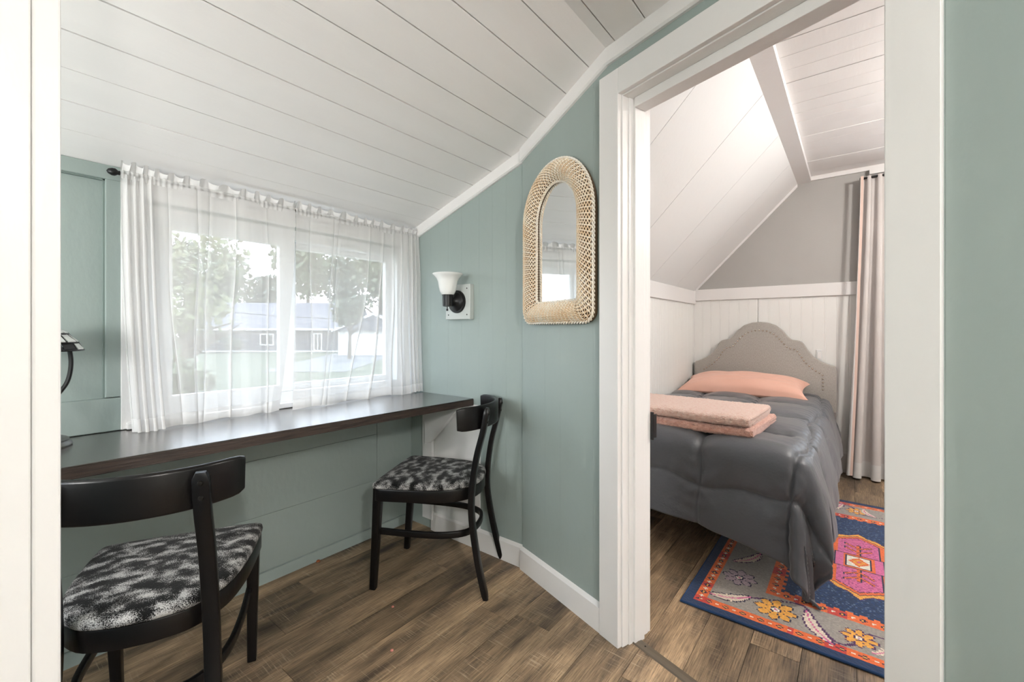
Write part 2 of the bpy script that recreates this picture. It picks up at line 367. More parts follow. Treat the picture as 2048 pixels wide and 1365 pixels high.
# crown moulding along the sloping ceiling
def crown(name, a, b, label, face=(-1,0), down=.062, thick=.018):
    """strip from a to b (x,y,z of its top edge at the wall)"""
    A, B = Vector(a), Vector(b); f = Vector((*face, 0)) * thick
    m = MB().add([A, A+f, A+f-Vector((0,0,down-.006)), A+f*.6-Vector((0,0,down)), A-Vector((0,0,down)), B, B+f, B+f-Vector((0,0,down-.006)), B+f*.6-Vector((0,0,down)), B-Vector((0,0,down))],
                 [(0,1,2,3,4), (9,8,7,6,5), (0,5,6,1), (1,6,7,2), (2,7,8,3), (3,8,9,4), (4,9,5,0)])
    return tag(m.build(name, M['white']), label, 'moulding', kind='structure')
crown('trim_1', (XS, Y0-.03, zc(Y0-.03)+.004), (XS, K[1], zc(K[1])+.004), 'white moulding rising along the ceiling above the sconce')
tk = (K[1]-.705)/DD[1]
crown('trim_2', (K[0]+.0, K[1], zc(K[1])+.004), (*dpt(tk)[:2], 2.146), 'white moulding on the slope between corner and door', face=(-DN[0], -DN[1]))
crown('trim_3', (*dpt(tk)[:2], 2.146), (*dpt(3.6)[:2], 2.146), 'white level moulding above the doorway', face=(-DN[0], -DN[1]))

# ------------------------------------------------------------------ door wall (turned 18 degrees) with the doorway
T0, T1, ZH = .611, 1.349, 1.950          # clear opening between casings' inner edges
dw = dwall('wall_door', 'teal wall around the bedroom doorway', kind='structure')
ts = [0, .172, .274, .471, T0-.012]
for a, b in zip(ts[:-1], ts[1:]):
    za, zb = (min(zc(K[1]-t*DD[1])+.02, 2.16) for t in (a, b))
    MB().prism([(a+.0002, 0, 0), (b-.0002, 0, 0), (b-.0002, 0, zb), (a+.0002, 0, za)], (0, .012, 0)).build('panel', M['teal'], dw)
MB().box(T0-.012, T1+.012, 0, .012, ZH+.012, 2.16).build('panel', M['teal'], dw)
ts = [T1+.012, T1+.089, 1.85, 2.4, 3.0, 3.7]
for a, b in zip(ts[:-1], ts[1:]): MB().box(a+.0002, b-.0002, 0, .012, 0, 2.16).build('panel', M['teal'], dw)
MB().box(.012, T0-.012, .0125, .105, 0, 2.42).box(T1+.012, 3.7, .0125, .105, 0, 2.42).box(T0-.012, T1+.012, .0125, .105, ZH+.012, 2.42).build('wall_body', M['white_flat'], dw)
dr = dwall('door_1', 'white cased doorway opening into the bedroom', 'doorway', kind='structure')
cw = .091
def dbox(name, *a, m='white', bevel=.002, par=dr): return MB().box(*a).build(name, M[m], par, bevel=bevel)
dbox('casing', T0-cw, T0, -.019, 0, 0, ZH+cw)
dbox('casing', T1, T1+cw-.004, -.019, 0, 0, ZH+cw)
dbox('head_casing', T0, T1, -.019, 0, ZH, ZH+cw)
dbox('jamb', T0-.016, T0+.005, .0, .135, 0, ZH+.004)
dbox('jamb', T1-.005, T1+.016, .0, .135, 0, ZH+.004)
dbox('head_jamb', T0+.005, T1-.005, .0, .135, ZH-.004, ZH+.016)
dbox('stop', T0+.005, T0+.019, .050, .100, 0, ZH-.004)
dbox('stop', T1-.019, T1-.005, .050, .100, 0, ZH-.004)
dbox('head_stop', T0+.019, T1-.019, .045, .105, ZH-.038, ZH-.004)
dbox('bead', T0+.005, T0+.009, .030, .050, 0, ZH-.004, bevel=0)
dbox('bedroom_casing', T0-.07, T0+.002, .135, .152, 0, ZH+.07)
dbox('bedroom_casing', T1-.002, T1+.07, .135, .152, 0, ZH+.07)
dbox('bedroom_casing', T0+.002, T1-.002, .135, .152, ZH-.002, ZH+.07)
sp = dbox('strike_plate', T0+.0015, T0+.014, .152, .158, .712, .815, m='black', bevel=.001); sp['label'] = 'black metal strike plate'
MB().box(T0+.010, T0+.015, .156, .172, .720, .807).build('lip', M['black'], sp, bevel=.001)
# baseboard of the door wall
tag(MB().box(.0, T0-cw, -.016, 0, 0, .092).prism([(0, -.016, .092), (0, 0, .103), (0, 0, .092)], (T0-cw, 0, 0)).build('baseboard_door', M['white']), 'white baseboard between the bent corner and the door casing', 'baseboard', kind='structure')
bb = bpy.data.objects['baseboard_door']; bb.location = (K[0], K[1], 0); bb.rotation_euler.z = DROT
bb2 = tag(MB().box(T1+cw, 3.6, -.016, 0, 0, .095).build('baseboard_near', M['white'], bevel=.003), 'white baseboard right of the doorway', 'baseboard', kind='structure'); bb2.location = (K[0], K[1], 0); bb2.rotation_euler.z = DROT
th = tag(MB().prism([(T0+.006, .046, 0), (T0+.006, .050, .004), (T0+.006, .066, .006), (T0+.006, .082, .004), (T0+.006, .086, 0)], (T1-T0-.012, 0, 0)).build('trim_4', M['strip']), 'brown threshold strip across the floor of the doorway', 'threshold', kind='structure')
th.location = (K[0], K[1], 0.0005); th.rotation_euler.z = DROT
for i in range(4): MB().lathe([(.0035, 0), (.0025, .0012)], 8, (T0+.05+i*.2, .066, .0055)).build('screw', M['bolt'], th)

# ------------------------------------------------------------------ hall walls beside and behind the camera
wl = tag(MB().box(XL, .058, .851, .955, 0, 2.13).build('wall_left', M['teal']), 'partition wall at the left of the opening', 'wall', kind='structure')
cs = thing('trim_5', 'white door casing in the left foreground', 'casing', kind='structure')
MB().box(-.035, .0590, .832, .851, 0, 2.12).build('casing_board', M['white'], cs, bevel=.0025)
MB().box(.0592, .0855, .8295, .968, 0, 2.12).build('jamb', M['white'], cs, bevel=.003)
EW = (1.00, 2.00, .82, 1.60)                       # window added for fill daylight, in the dormer's unseen end wall
tag(MB().box(XL-.1, XL, YB, EW[0], 0, 2.3).box(XL-.1, XL, EW[1], Y0+.1, 0, 2.3).box(XL-.1, XL, EW[0], EW[1], 0, EW[2]).box(XL-.1, XL, EW[0], EW[1], EW[3], 2.3).build('wall_end', M['teal']), 'teal end wall at the far left of the hall', 'wall', kind='structure')
w3 = thing('fill_window', 'small white window added for fill daylight in the unseen end wall of the dormer', 'window', kind='structure')
fw = MB()
for a in ((EW[0], EW[0]+.04, EW[2], EW[3]), (EW[1]-.04, EW[1], EW[2], EW[3]), (EW[0]+.04, EW[1]-.04, EW[2], EW[2]+.04), (EW[0]+.04, EW[1]-.04, EW[3]-.04, EW[3])): fw.box(XL-.10, XL+.004, *a)
fw.build('window_frame', M['vinyl'], w3)
MB().box(XL-.055, XL-.05, EW[0]+.04, EW[1]-.04, EW[2]+.04, EW[3]-.04).build('pane', M['glass'], w3)
tag(MB().box(XL-.1, XG+.1, YB-.1, YB, 0, 2.5).build('wall_back', M['white_flat']), 'plain wall behind the viewer', 'wall', kind='structure')

# ------------------------------------------------------------------ bedroom shell
kw = thing('wall_knee', 'white beadboard knee wall along the bed', 'wall', kind='structure')
def beads(mb, a, b, fixed, z0, z1, axis, pitch=.042, dep=.0018, into=1):
    """one beadboard sheet: flats with narrow grooves; into = direction into the wall"""
    n = max(1, round((b-a)/pitch)); p = (b-a)/n; pts = []
    for i in range(n):
        s = a + i*p; pts += [(s, dep), (s+.002, dep), (s+.004, 0), (s+p-.0005, 0)]
        if p > .03: pts[-1:] = [(s+p*.86, 0), (s+p*.88, dep*.8), (s+p*.90, 0), (s+p-.0005, 0)]
    pts.append((b, dep))
    vs = []
    for s, d in pts:
        f = fixed + into*d
        for z in (z0, z1): vs.append((s, f, z) if axis == 'x' else (f, s, z))
    fs = [(2*i, 2*i+2, 2*i+3, 2*i+1) for i in range(len(pts)-1)]
    return mb.add(vs, fs)
KX0 = K[0] + .10
MB().box(KX0-.02, XG+.1, YK+.006, YK+.10, 0, 1.50).build('wall_body', M['bead'], kw)
for a, b in ((KX0, 2.50), (2.502, 3.40), (3.402, XG)): beads(MB(), a, b, YK, .14, 1.38, 'x').build('bead_panel', M['bead'], kw, fixn=False)
tag(MB().box(KX0, XG, YK-.020, YK+.005, 1.365, 1.485).build('trim_6', M['white'], bevel=.002), 'white rail along the top of the knee wall', 'rail', kind='structure')
tag(MB().box(KX0, XG, YK-.014, YK+.005, 0, .15).build('baseboard_knee', M['white'], bevel=.002), 'white baseboard of the knee wall behind the bed', 'baseboard', kind='structure')
gw = thing('wall_gable', 'gable wall, grey above and white beadboard below, behind the headboard', 'wall', kind='structure')
GY0, GY1, GZ0, GZ1 = -1.40, -.42, .95, 2.05    # gable window, right of the doorway's view
mb = MB().box(XG, XG+.12, GY1, YK+.10, 1.40, 2.46).box(XG, XG+.12, YB, GY0, 1.40, 2.46).box(XG, XG+.12, GY0, GY1, GZ1, 2.46)
mb.build('upper_wall', M['grey_wall'], gw)
MB().box(XG+.006, XG+.12, GY1, YK+.10, 0, 1.40).box(XG+.006, XG+.12, YB, GY0, 0, 1.40).box(XG+.006, XG+.12, GY0, GY1, 0, GZ0).build('lower_wall', M['bead'], gw)
for a, b, z in ((.655, YK, 1.40), (GY1+.05, .651, 1.40), (GY0, GY1+.048, .93), (YB, GY0-.002, 1.40)): beads(MB(), a, b, XG, .14, z, 'y', .078).build('bead_panel', M['bead'], gw, fixn=False)
tag(MB().box(XG-.020, XG+.005, GY1+.06, YK, 1.395, 1.497).build('trim_7', M['white'], bevel=.002), 'white rail across the gable wall above the headboard', 'rail', kind='structure')
tag(MB().box(XG-.015, XG+.005, YB, YK, 0, .15).build('baseboard_gable', M['white'], bevel=.002), 'white baseboard of the gable wall beside the bed', 'baseboard', kind='structure')
w2 = thing('window_2', 'bedroom window behind the beige drape', 'window', kind='structure')
fw = MB(); 
for a in ((GY0, GY0+.05, GZ0, GZ1), (GY1-.05, GY1, GZ0, GZ1), (GY0+.05, GY1-.05, GZ0, GZ0+.05), (GY0+.05, GY1-.05, GZ1-.05, GZ1), (GY0+.05, GY1-.05, 1.47, 1.52)): fw.box(XG-.004, XG+.10, *a)
fw.build('window_frame', M['vinyl'], w2)
MB().box(XG+.05, XG+.056, GY0+.05, GY1-.05, GZ0+.05, 1.47).build('pane', M['glass'], w2)
MB().box(XG+.05, XG+.056, GY0+.05, GY1-.05, 1.52, GZ1-.05).build('pane', M['glass'], w2)
# sloped ceiling in wide panels
SY0, SZ0, SY1, SZ1 = YK, 1.485, .363, 2.330
sc = thing('ceiling_slope', 'white panelled slope of the bedroom ceiling above the bed', 'ceiling', kind='structure')
nrm = Vector((0, (SZ1-SZ0), (SY0-SY1))).normalized()
def slope_quad(x0, x1, off, th_):
    o = nrm*off; t = nrm*th_
    return MB().prism([(x0, SY0+.004, SZ0-.004), (x1, SY0+.004, SZ0-.004), (x1, SY1, SZ1), (x0, SY1, SZ1)], t)
def shift(o, v):
    for p in o.data.vertices: p.co += Vector(v)
b_ = MB().prism([(1.2, SY0+.03, SZ0+.0), (XG+.1, SY0+.03, SZ0+.0), (XG+.1, SY1-.1, SZ1+.13), (1.2, SY1-.1, SZ1+.13)], nrm*.03).build('backing', M['gap'], sc, clip=CLIP_BED)
xs = [1.20, 1.34, 1.94, 2.55, 3.15, 3.75, XG]
for a, b in zip(xs[:-1], xs[1:]):
    slope_quad(a+.0018, b-.0018, 0, .018).build('slope_panel', M['white_flat'], sc, clip=CLIP_BED)
tag(MB().prism([(XG-.012, SY0-.02, SZ0+.02), (XG-.012, SY1, SZ1), (XG-.012, SY1, SZ1-.022), (XG-.012, SY0-.02, SZ0-.002)], (.012, 0, 0)).build('trim_8', M['white']), 'thin white edge strip where slope meets the grey gable', 'moulding', kind='structure')
# flat ceiling boards
fc = thing('ceiling_bedroom', 'white board ceiling of the bedroom', 'ceiling', kind='structure')
MB().box(.3, XG+.1, YB, SY1, 2.398, 2.44).build('backing', M['gap'], fc, clip=CLIP_BED)
x = 2.206 - .1305*10
while x < XG - .01:
    a, b = x, min(x+.1305, XG)
    MB().box(a+.0018, b-.0018, YB, .30, 2.372+random.uniform(-.0015,.0015), 2.394).build('board', M['white_board'], fc, clip=CLIP_BED)
    x += .1305
tag(MB().box(1.2, XG, .268, .372, 2.332, 2.40).build('trim_9', M['white'], bevel=.001, clip=CLIP_BED), 'flat white board where slope and flat ceiling meet', 'beam', kind='structure')
tag(MB().box(XG-.02, XG, YB, .268, 2.338, 2.372).build('trim_10', M['white'], bevel=.002), 'white strip along the top of the gable wall', 'moulding', kind='structure')
tag(MB().box(XG-.05, XG-.001, -1.6, -.098, 2.30, 2.337).build('trim_11', M['white'], bevel=.002), 'white head board above the bedroom drape', 'moulding', kind='structure')

# ------------------------------------------------------------------ desk
dk = thing('wall_desk', 'long dark stained wall desk under the window', 'desk', (1.0, 1.8, 0))
DT = .765
def D_(m, *a, **k):
    o = m.build(*a, **k); shift(o, (-1.0, -1.8, 0)); return o
D_(MB().prism([(XL+.002, 1.655, DT-.036), (XS-.001, 1.548, DT-.036), (XS-.001, Y0-.024, DT-.036), (XL+.002, Y0-.024, DT-.036)], (0, 0, .036)), 'desk_top', M['desk'], dk, bevel=.0012)
D_(MB().prism([(XL+.004, 1.6525, DT-.0345), (XS-.003, 1.5455, DT-.0345), (XS-.003, 1.5485, DT-.0345), (XL+.004, 1.6555, DT-.0345)], (0, 0, .031)), 'front_edge', M['desk_edge'], dk)
o = D_(MB().box(XS-.022, XS-.0045, 1.845, 1.925, .06, DT-.037), 'cleat', M['white_flat'], dk, bevel=.0015); o['label'] = 'white upright cleat'
o = D_(MB().prism([(XS-.046, 1.878, .615), (XS-.046, 1.835, DT-.038), (XS-.046, 1.60, DT-.038), (XS-.046, 1.832, .503), (XS-.046, 1.878, .485)], (.024, 0, 0)), 'bracket', M['white_flat'], dk, bevel=.002); o['label'] = 'white triangular bracket under the desk end'
D_(MB().box(XL+.01, 1.60, 1.95, 2.036, DT-.07, DT-.037), 'wall_ledger', M['teal'], dk)

# ------------------------------------------------------------------ chairs
def make_chair(name, label, loc, rotz):
    t = thing(name, label, 'chair', loc, rotz, 'black bentwood chairs at the desk')
    half = [(0, .222), (.12, .221), (.190, .217), (.207, .205), (.208, .17), (.203, .08), (.190, -.03), (.163, -.125), (.11, -.190), (.05, -.212), (0, -.216)]
    pts = half[:-1] + [(-x, y) for x, y in half[::-1]][:-1]
    out = spline([(x, y, 0) for x, y in pts], 4, True)
    # apron ring
    MB().sweep([(p.x*.955, p.y*.955, .419) for p in out], rrect(.022, .052, .004, 2), closed=True).build('seat_frame', M['black_wood'], t, smooth=True)
    # upholstered pad: rings shrinking to the middle
    vs = []; fs = []; n = len(out)
    rings = [(.98, .446), (1.012, .447), (1.02, .455), (1.012, .464), (.97, .471), (.86, .476), (.65, .479), (.4, .480), (.15, .480)]
    for k, z in rings:
        for p in out:
            q = .0022*math.sin(p.x*k*55)*math.sin(p.y*k*55) if k < .9 else 0
            vs.append((p.x*k, p.y*k, z+q))
    for i in range(len(rings)-1):
        for j in range(n): fs.append((i*n+j, i*n+(j+1) % n, (i+1)*n+(j+1) % n, (i+1)*n+j))
    fs += [[(len(rings)-1)*n + j for j in range(n)], list(range(n))[::-1]]
    MB().add(vs, fs).build('seat_pad', M['seat'], t, smooth='all')['label'] = 'black and grey crushed velvet seat pad'
    # backrest rail, bent to the back
    rail = []
    for i in range(25):
        a = -1 + 2*i/24; rail.append((.208*math.sin(a*1.15)/math.sin(1.15), -.155 - .118*(math.cos(a*1.15)-math.cos(1.15))/(1-math.cos(1.15)), .752 - .004*a*a))
    sc_ = [(1, 1)]*25; sc_[0] = sc_[-1] = (.55, .86); sc_[1] = sc_[-2] = (.95, .97)
    rl = MB().sweep(rail, rrect(.017, .100, .0075, 3), scale=sc_).build('back_rail', M['black_wood'], t, smooth=True)
    for s in (-1, 1):
        # rear post: one sabre curve from the floor to the rail
        path = spline([(s*.168, -.268, .004), (s*.160, -.232, .15), (s*.150, -.204, .32), (s*.146, -.203, .44), (s*.143, -.222, .58), (s*.140, -.252, .70), (s*.139, -.268, .792)], 5)
        n_ = len(path); k = [(1, 1)]*n_; k[-1] = (.6, .5); k[-2] = (.95, .9)
        k[0] = (.8, .8)
        p = MB().sweep(path, rrect(.035, .023, .0035, 2), up=(0, 1, 0), scale=k).build('back_leg', M['black_wood'], t, smooth=True)
        for z, yy in ((.768, -.2755), (.732, -.2695)):
            MB().lathe([(.006, .002), (.006, -.001), (.0045, -.003), (.001, -.0035)], 10, (s*.1395, yy, z), 'y').build('bolt', M['bolt'], p, smooth=True)
        MB().lathe([(.010, 0), (.011, .004), (.008, .009)], 12, (s*.168, -.268, 0)).build('glide', M['glide'], p)
        # front leg, tapered and splayed a little
        q = MB().sweep([(s*.178, .228, .004), (s*.181, .215, .2), (s*.186, .202, .40), (s*.187, .200, .448)], rrect(.036, .036, .006, 3), up=(0, 1, 0), scale=[.74, .88, 1, 1]).build('front_leg', M['black_wood'], t, smooth=True)
        MB().lathe([(.009, 0), (.010, .004), (.008, .009)], 12, (s*.178, .228, 0)).build('glide', M['glide'], q)
        MB().lathe([(.0045, 0), (.003, .0025)], 8, (s*.206, .20, .428), 'x').build('screw', M['bolt'], q)
    hoop = spline([(.172, .205, .252), (.172, .05, .250), (.158, -.08, .248), (.115, -.165, .247), (.045, -.196, .247), (-.045, -.196, .247), (-.115, -.165, .247), (-.158, -.08, .248), (-.172, .05, .250), (-.172, .205, .252)], 5)
    MB().sweep(hoop, rrect(.016, .028, .005, 2)).build('stretcher_hoop', M['black_wood'], t, smooth=True)
    return t
def seat_mat():
    m = bpy.data.materials.new('crushed_velvet'); m.use_nodes = True; t = m.node_tree; L = t.links.new; N = t.nodes.new
    b = t.nodes['Principled BSDF']; b.inputs['Roughness'].default_value = .85; b.inputs['Sheen Weight'].default_value = .08; b.inputs['Specular IOR Level'].default_value = .15
    c = N('ShaderNodeTexCoord'); mp = N('ShaderNodeMapping'); mp.inputs['Scale'].default_value = (1, 1.35, 1); mp.inputs['Rotation'].default_value = (0, 0, .6)
    L(c.outputs['Object'], mp.inputs[0])
    n = N('ShaderNodeTexNoise'); n.inputs['Scale'].default_value = 21; n.inputs['Detail'].default_value = 1; n.inputs['Distortion'].default_value = .0; L(mp.outputs[0], n.inputs[0])
    f = N('ShaderNodeTexNoise'); f.inputs['Scale'].default_value = 430; f.inputs['Detail'].default_value = 2; L(c.outputs['Object'], f.inputs[0])
    a = N('ShaderNodeMath'); a.operation = 'MULTIPLY_ADD'; a.inputs[1].default_value = .9; L(f.outputs[0], a.inputs[0]); L(n.outputs[0], a.inputs[2])
    r = N('ShaderNodeValToRGB'); e = r.color_ramp.elements; e[0].position = .84; e[0].color = (.004, .004, .004, 1); e[1].position = 1.13; e[1].color = (.46, .45, .44, 1)
    mr = N('ShaderNodeMath'); mr.operation = 'MULTIPLY'; mr.inputs[1].default_value = .87; L(a.outputs[0], mr.inputs[0])
    e[0].position = .82; e[1].position = 1.04
    L(mr.outputs[0], r.inputs[0]); L(r.outputs[0], b.inputs['Base Color'])
    bp = N('ShaderNodeBump'); bp.inputs['Strength'].default_value = .5; bp.inputs['Distance'].default_value = .003; L(f.outputs[0], bp.inputs['Height']); L(bp.outputs[0], b.inputs['Normal'])
    return m
M['seat'] = seat_mat()
c1 = make_chair('desk_chair', 'black wooden chair in the left foreground, seen from behind, facing the window', (.352, 1.487, 0), math.atan2(-.475, .88))
c2 = make_chair('desk_chair', 'black wooden chair pushed under the desk end against the sconce wall', (1.374, 1.514, 0), math.atan2(.473, .881))

# ------------------------------------------------------------------ sheer curtains on a rod
RY_, RZ_ = 1.985, 1.660
rod = thing('curtain_rod', 'black curtain rod above the window with a round finial', 'curtain rod', (1.0, RY_, RZ_))
MB().tube([(-.655, 0, 0), (.645, 0, 0)], .006, 10, up=(0,0,1)).build('rod', M['black_metal'], rod, smooth=True)
MB().lathe([(.001, -.034), (.008, -.030), (.013, -.02), (.013, -.012), (.007, -.004), (.008, 0)], 14, (-.655, 0, 0), 'x').build('finial', M['black_metal'], rod, smooth=True)
for x_ in (-.622, .638):
    MB().box(x_-.006, x_+.006, -.004, Y0-.027-RY_, -.008, .004).box(x_-.008, x_+.008, Y0-.030-RY_, Y0-.0265-RY_, -.022, .018).build('rod_bracket', M['black_metal'], rod)

def sheer(name, label, x0, x1, bunch, pleats, seed, hem_y, sweep):
    """x0,x1 at the rod; bunch: (u0, u1, cycles) gathered stretches; pleats: (u at the top, u at the hem, width) single doubled folds"""
    rng = np.random.RandomState(seed)
    NU, NV = 560, 60
    u = np.linspace(0, 1, NU); gate = np.zeros(NU); ph = u*2*np.pi*3.2
    for a, b, c in bunch:
        ph = ph + 2*np.pi*c*np.clip((u-a)/(b-a), 0, 1); gate = np.maximum(gate, np.exp(-np.clip(np.abs(u-(a+b)/2)-(b-a)/2, 0, 1)**2/.0012))
    V = np.zeros((NV, NU, 3)); ztop = RZ_ - .004; zbot = DT + .004
    wob = np.interp(u, np.linspace(0, 1, 14), rng.uniform(-1, 1, 14))
    sw_ = np.array([sweep(a) for a in u]); hy = np.array([hem_y(a) for a in u])
    for j, t in enumerate(np.linspace(0, 1, NV)):
        amp = .0035 + .011*gate*min(1, .25 + t*3); pj = ph + wob*t*1.6
        xx = x0 + (x1-x0)*u + sw_*t**1.8 + amp*.55*np.sin(2*pj)*gate
        yy = RY_ - .010 + amp*np.sin(pj) + hy*t**2.2
        for (ua, ub, wd) in pleats:                 # an S-fold: the cloth doubles back over itself
            c = ua + (ub-ua)*t**1.5 + .006*math.sin(t*9+ua*30); q = (u-c)/.011; w_ = wd*min(1, .3+t*1.5)
            xx = xx - w_*1.9*q*np.exp(-q*q); yy = yy + w_*.8*np.exp(-q*q)*np.sign(.5-ua)
        zz = ztop + (zbot + .003*np.sin(u*23+seed) - ztop)*t
        V[j] = np.stack([xx, yy, zz], -1)
    V[..., 1] = np.minimum(V[..., 1], Y0 - .050)
    o3 = np.array([(x0+x1)/2, RY_, DT]); root = thing(name, label, 'curtain', tuple(o3), group='sheer window curtains'); V -= o3
    nh = NV - 4
    grid_mesh('panel', V[:nh+1], M['sheer'], root); grid_mesh('hem', V[nh:], M['sheer_hem'], root)
    # gathered header: pocket round the rod and the wavy ruffle above it
    NH = 700; uu = np.linspace(0, 1, NH); L_ = (x1-x0)*uu; gt = np.interp(uu, u, gate)
    p2 = 2*np.pi*(L_/.058) + 1.3*np.sin(L_*21+seed) + 2*np.pi*np.cumsum(gt)/NH*9
    rows = [(-.018, .0095, .1), (-.006, .0105, .12), (.007, .010, .12), (.011, .007, .4), (.017, .008, .9), (.026, .011, 1.3), (.035, .014, 1.6)]
    Hh = np.zeros((len(rows), NH, 3))
    for j, (dz, oy, k) in enumerate(rows):
        Hh[j, :, 0] = x0 + L_ + .0022*k*np.sin(2*p2); Hh[j, :, 1] = RY_ - oy + .0055*k*np.sin(p2) + .0012*np.sin(p2*2.7)
        Hh[j, :, 2] = RZ_ + dz + (.0052*k*np.sin(p2 + .9) + .003*np.sin(L_*33) if j > 3 else 0)
    Hh -= o3; grid_mesh('rod_pocket', Hh[:4], M['sheer'], root); grid_mesh('ruffle', Hh[3:], M['sheer_hem'], root)
    return root
def bump_(a, c, w_): return math.exp(-((a-c)/w_)**2)
sheer('sheer_curtain', 'white sheer curtain panel over the left sash, bunched at its left edge', .345, .938,
      [(0, .15, 3.6)], [(.38, .33, .010), (.44, .37, .008), (.60, .53, .009), (.22, .25, .009), (.80, .86, .006)], 3,
      lambda a: -.034*bump_(a, .12, .16) - .010, lambda a: .028*(1-a) - .075*bump_(a, 1.0, .20))
sheer('sheer_curtain', 'white sheer curtain panel over the right sash, with loose folds at its right', .942, 1.640,
      [(.90, 1.0, 2.4)], [(.10, .13, .010), (.26, .20, .010), (.30, .24, .007), (.55, .40, .009), (.66, .56, .014), (.76, .72, .013), (.83, .80, .012)], 11,
      lambda a: -.020 - .016*math.sin(a*9), lambda a: -.045*bump_(a, .35, .30) - .015*bump_(a, .0, .1))

# ------------------------------------------------------------------ wall sconce
sco = thing('wall_sconce', 'black wall sconce with a frosted bell shade on a square plate', 'wall lamp', (XS, 1.635, 1.268))
pl = MB().box(-.030, 0, -.090, .090, -.092, .090).build('back_plate', M['plate'], sco, bevel=.003)
for a in (-.068, .068):
    for b in (-.068, .068): MB().lathe([(.0035, -.0315), (.0035, -.029)], 8, (0, a, b), 'x').build('screw', M['bolt'], pl)
MB().lathe([(.001, -.090), (.017, -.089), (.018, -.075), (.024, -.062), (.040, -.050), (.048, -.046), (.050, -.043), (.058, -.042), (.060, -.038), (.060, -.0305)], 32, axis='x').build('canopy', M['black_metal'], sco, smooth=True)
MB().lathe([(.020, -.030), (.026, -.028), (.027, .026), (.029, .027), (.029, .032), (.024, .033)], 24, (-.100, 0, .002)).build('socket_cup', M['black_metal'], sco, smooth=True)
MB().tube([(-.104, 0, -.026), (-.104, 0, -.044)], .0028, 8, up=(0,1,0)).box(-.1065, -.1015, -.005, .005, -.050, -.040).build('switch_key', M['black_metal'], sco)
pr = [(.024, .030), (.033, .036), (.041, .052), (.046, .075), (.050, .100), (.057, .116), (.069, .130), (.0785, .138), (.0785, .141), (.069, .134), (.056, .120), (.047, .102), (.043, .076), (.038, .053), (.030, .040), (.022, .035)]
MB().lathe(pr, 40, (-.100, 0, .0), cap=False).build('glass_shade', M['shade'], sco, smooth='all')
MB().lathe([(.012, .034), (.013, .060), (.020, .078), (.024, .095), (.018, .112), (.002, .119)], 16, (-.100, 0, 0)).build('bulb', M['shade'], sco, smooth=True)

# ------------------------------------------------------------------ wicker mirror on the door wall
mc = .272                                           # centre along the wall
mir = thing('wicker_mirror', 'arched mirror in a woven cream wicker frame', 'mirror', dpt(mc, 0, 1.150), DROT)
hw, fw_, hs, ht = .222, .088, .43, .675             # outer half width, band width, spring line, height
def arch(inset, n_side=26, n_arc=44, n_bot=22):
    """closed outline of the frame, inset from the outer edge; starts bottom left, goes up"""
    w_ = hw - inset; b0 = inset; hh = ht - inset - hs; rc = max(.006, .045 - inset*.3); P = []
    for i in range(n_side): P.append((-w_, b0 + rc + (hs-b0-rc)*i/n_side))
    for i in range(n_arc): a = math.pi*(1 - i/n_arc); P.append((w_*math.cos(a), hs + hh*math.sin(a)))
    for i in range(n_side): P.append((w_, hs - (hs-b0-rc)*i/n_side))
    for i in range(6): a = -R(90)*i/6; P.append((w_-rc + rc*math.cos(a), b0+rc + rc*math.sin(a)))
    for i in range(n_bot): P.append((w_-rc - (2*w_-2*rc)*i/n_bot, b0))
    for i in range(6): a = -R(90) - R(90)*i/6; P.append((-w_+rc + rc*math.cos(a), b0+rc + rc*math.sin(a)))
    return P
cen = [(x, z) for x, z in arch(0)]; inn = arch(fw_); NP = len(cen)
def band(q, lift=0):
    """path at q across the band (0 outer .. 1 inner), bulging towards the room"""
    h = .010 + .042*math.sin(math.pi*min(1, max(0, .06 + q*.90)))**.75 + lift
    return [(a[0] + (b[0]-a[0])*q, -h, a[1] + (b[1]-a[1])*q) for a, b in zip(cen, inn)]
def resample(P, n):
    P = np.array(P + [P[0]]); s = np.r_[0, np.cumsum(np.linalg.norm(np.diff(P, axis=0), axis=1))]
    t = np.linspace(0, s[-1], n, endpoint=False); return np.stack([np.interp(t, s, P[:, k]) for k in range(3)], 1)
qs = [0, .06, .14, .24, .36, .5, .64, .76, .86, .94, 1]
vs = []; fs = []
for q in qs: vs += [(x, yy + .0045, z) for x, yy, z in band(q)]
vs += [(x, -.001, z) for x, _, z in band(0)] + [(x, -.001, z) for x, _, z in band(1)]
nq = len(qs)
for i in range(nq-1):
    for j in range(NP): fs.append((i*NP+j, i*NP+(j+1) % NP, (i+1)*NP+(j+1) % NP, (i+1)*NP+j))
for j in range(NP):
    fs.append((j, (j+1) % NP, nq*NP+(j+1) % NP, nq*NP+j)); fs.append(((nq-1)*NP+j, (nq-1)*NP+(j+1) % NP, (nq+1)*NP+(j+1) % NP, (nq+1)*NP+j))
fr = MB().add(vs, fs).build('wicker_frame', M['wicker_back'], mir, smooth='all'); fr['label'] = 'woven cream wicker frame'
NW, NS = 19, 760; stakes = 84
wv = MB()
ang = np.arange(NS)/NS*2*math.pi
for i in range(NW):
    q = .03 + .94*i/(NW-1); P = resample(band(q), NS)
    P[:, 1] -= .0024*np.sin(ang*stakes + (math.pi if i % 2 else 0))
    wv.sweep([tuple(p) for p in P], [(.0025, 0), (0, .0022), (-.0025, 0), (0, -.0022)], up=(0, 1, 0), closed=True)
o = wv.build('weavers', M['wicker'], fr, smooth='all'); o['kind'] = 'stuff'
wv = MB()
B = [resample(band(q), stakes) for q in qs]
for j in range(stakes):
    wv.tube([tuple(B[i][j]) for i in range(nq)], .0026, 5, up=(0, 0, 1) if 1 else None)
o = wv.build('stakes', M['wicker_w'], fr, smooth='all'); o['kind'] = 'stuff'
wv = MB()
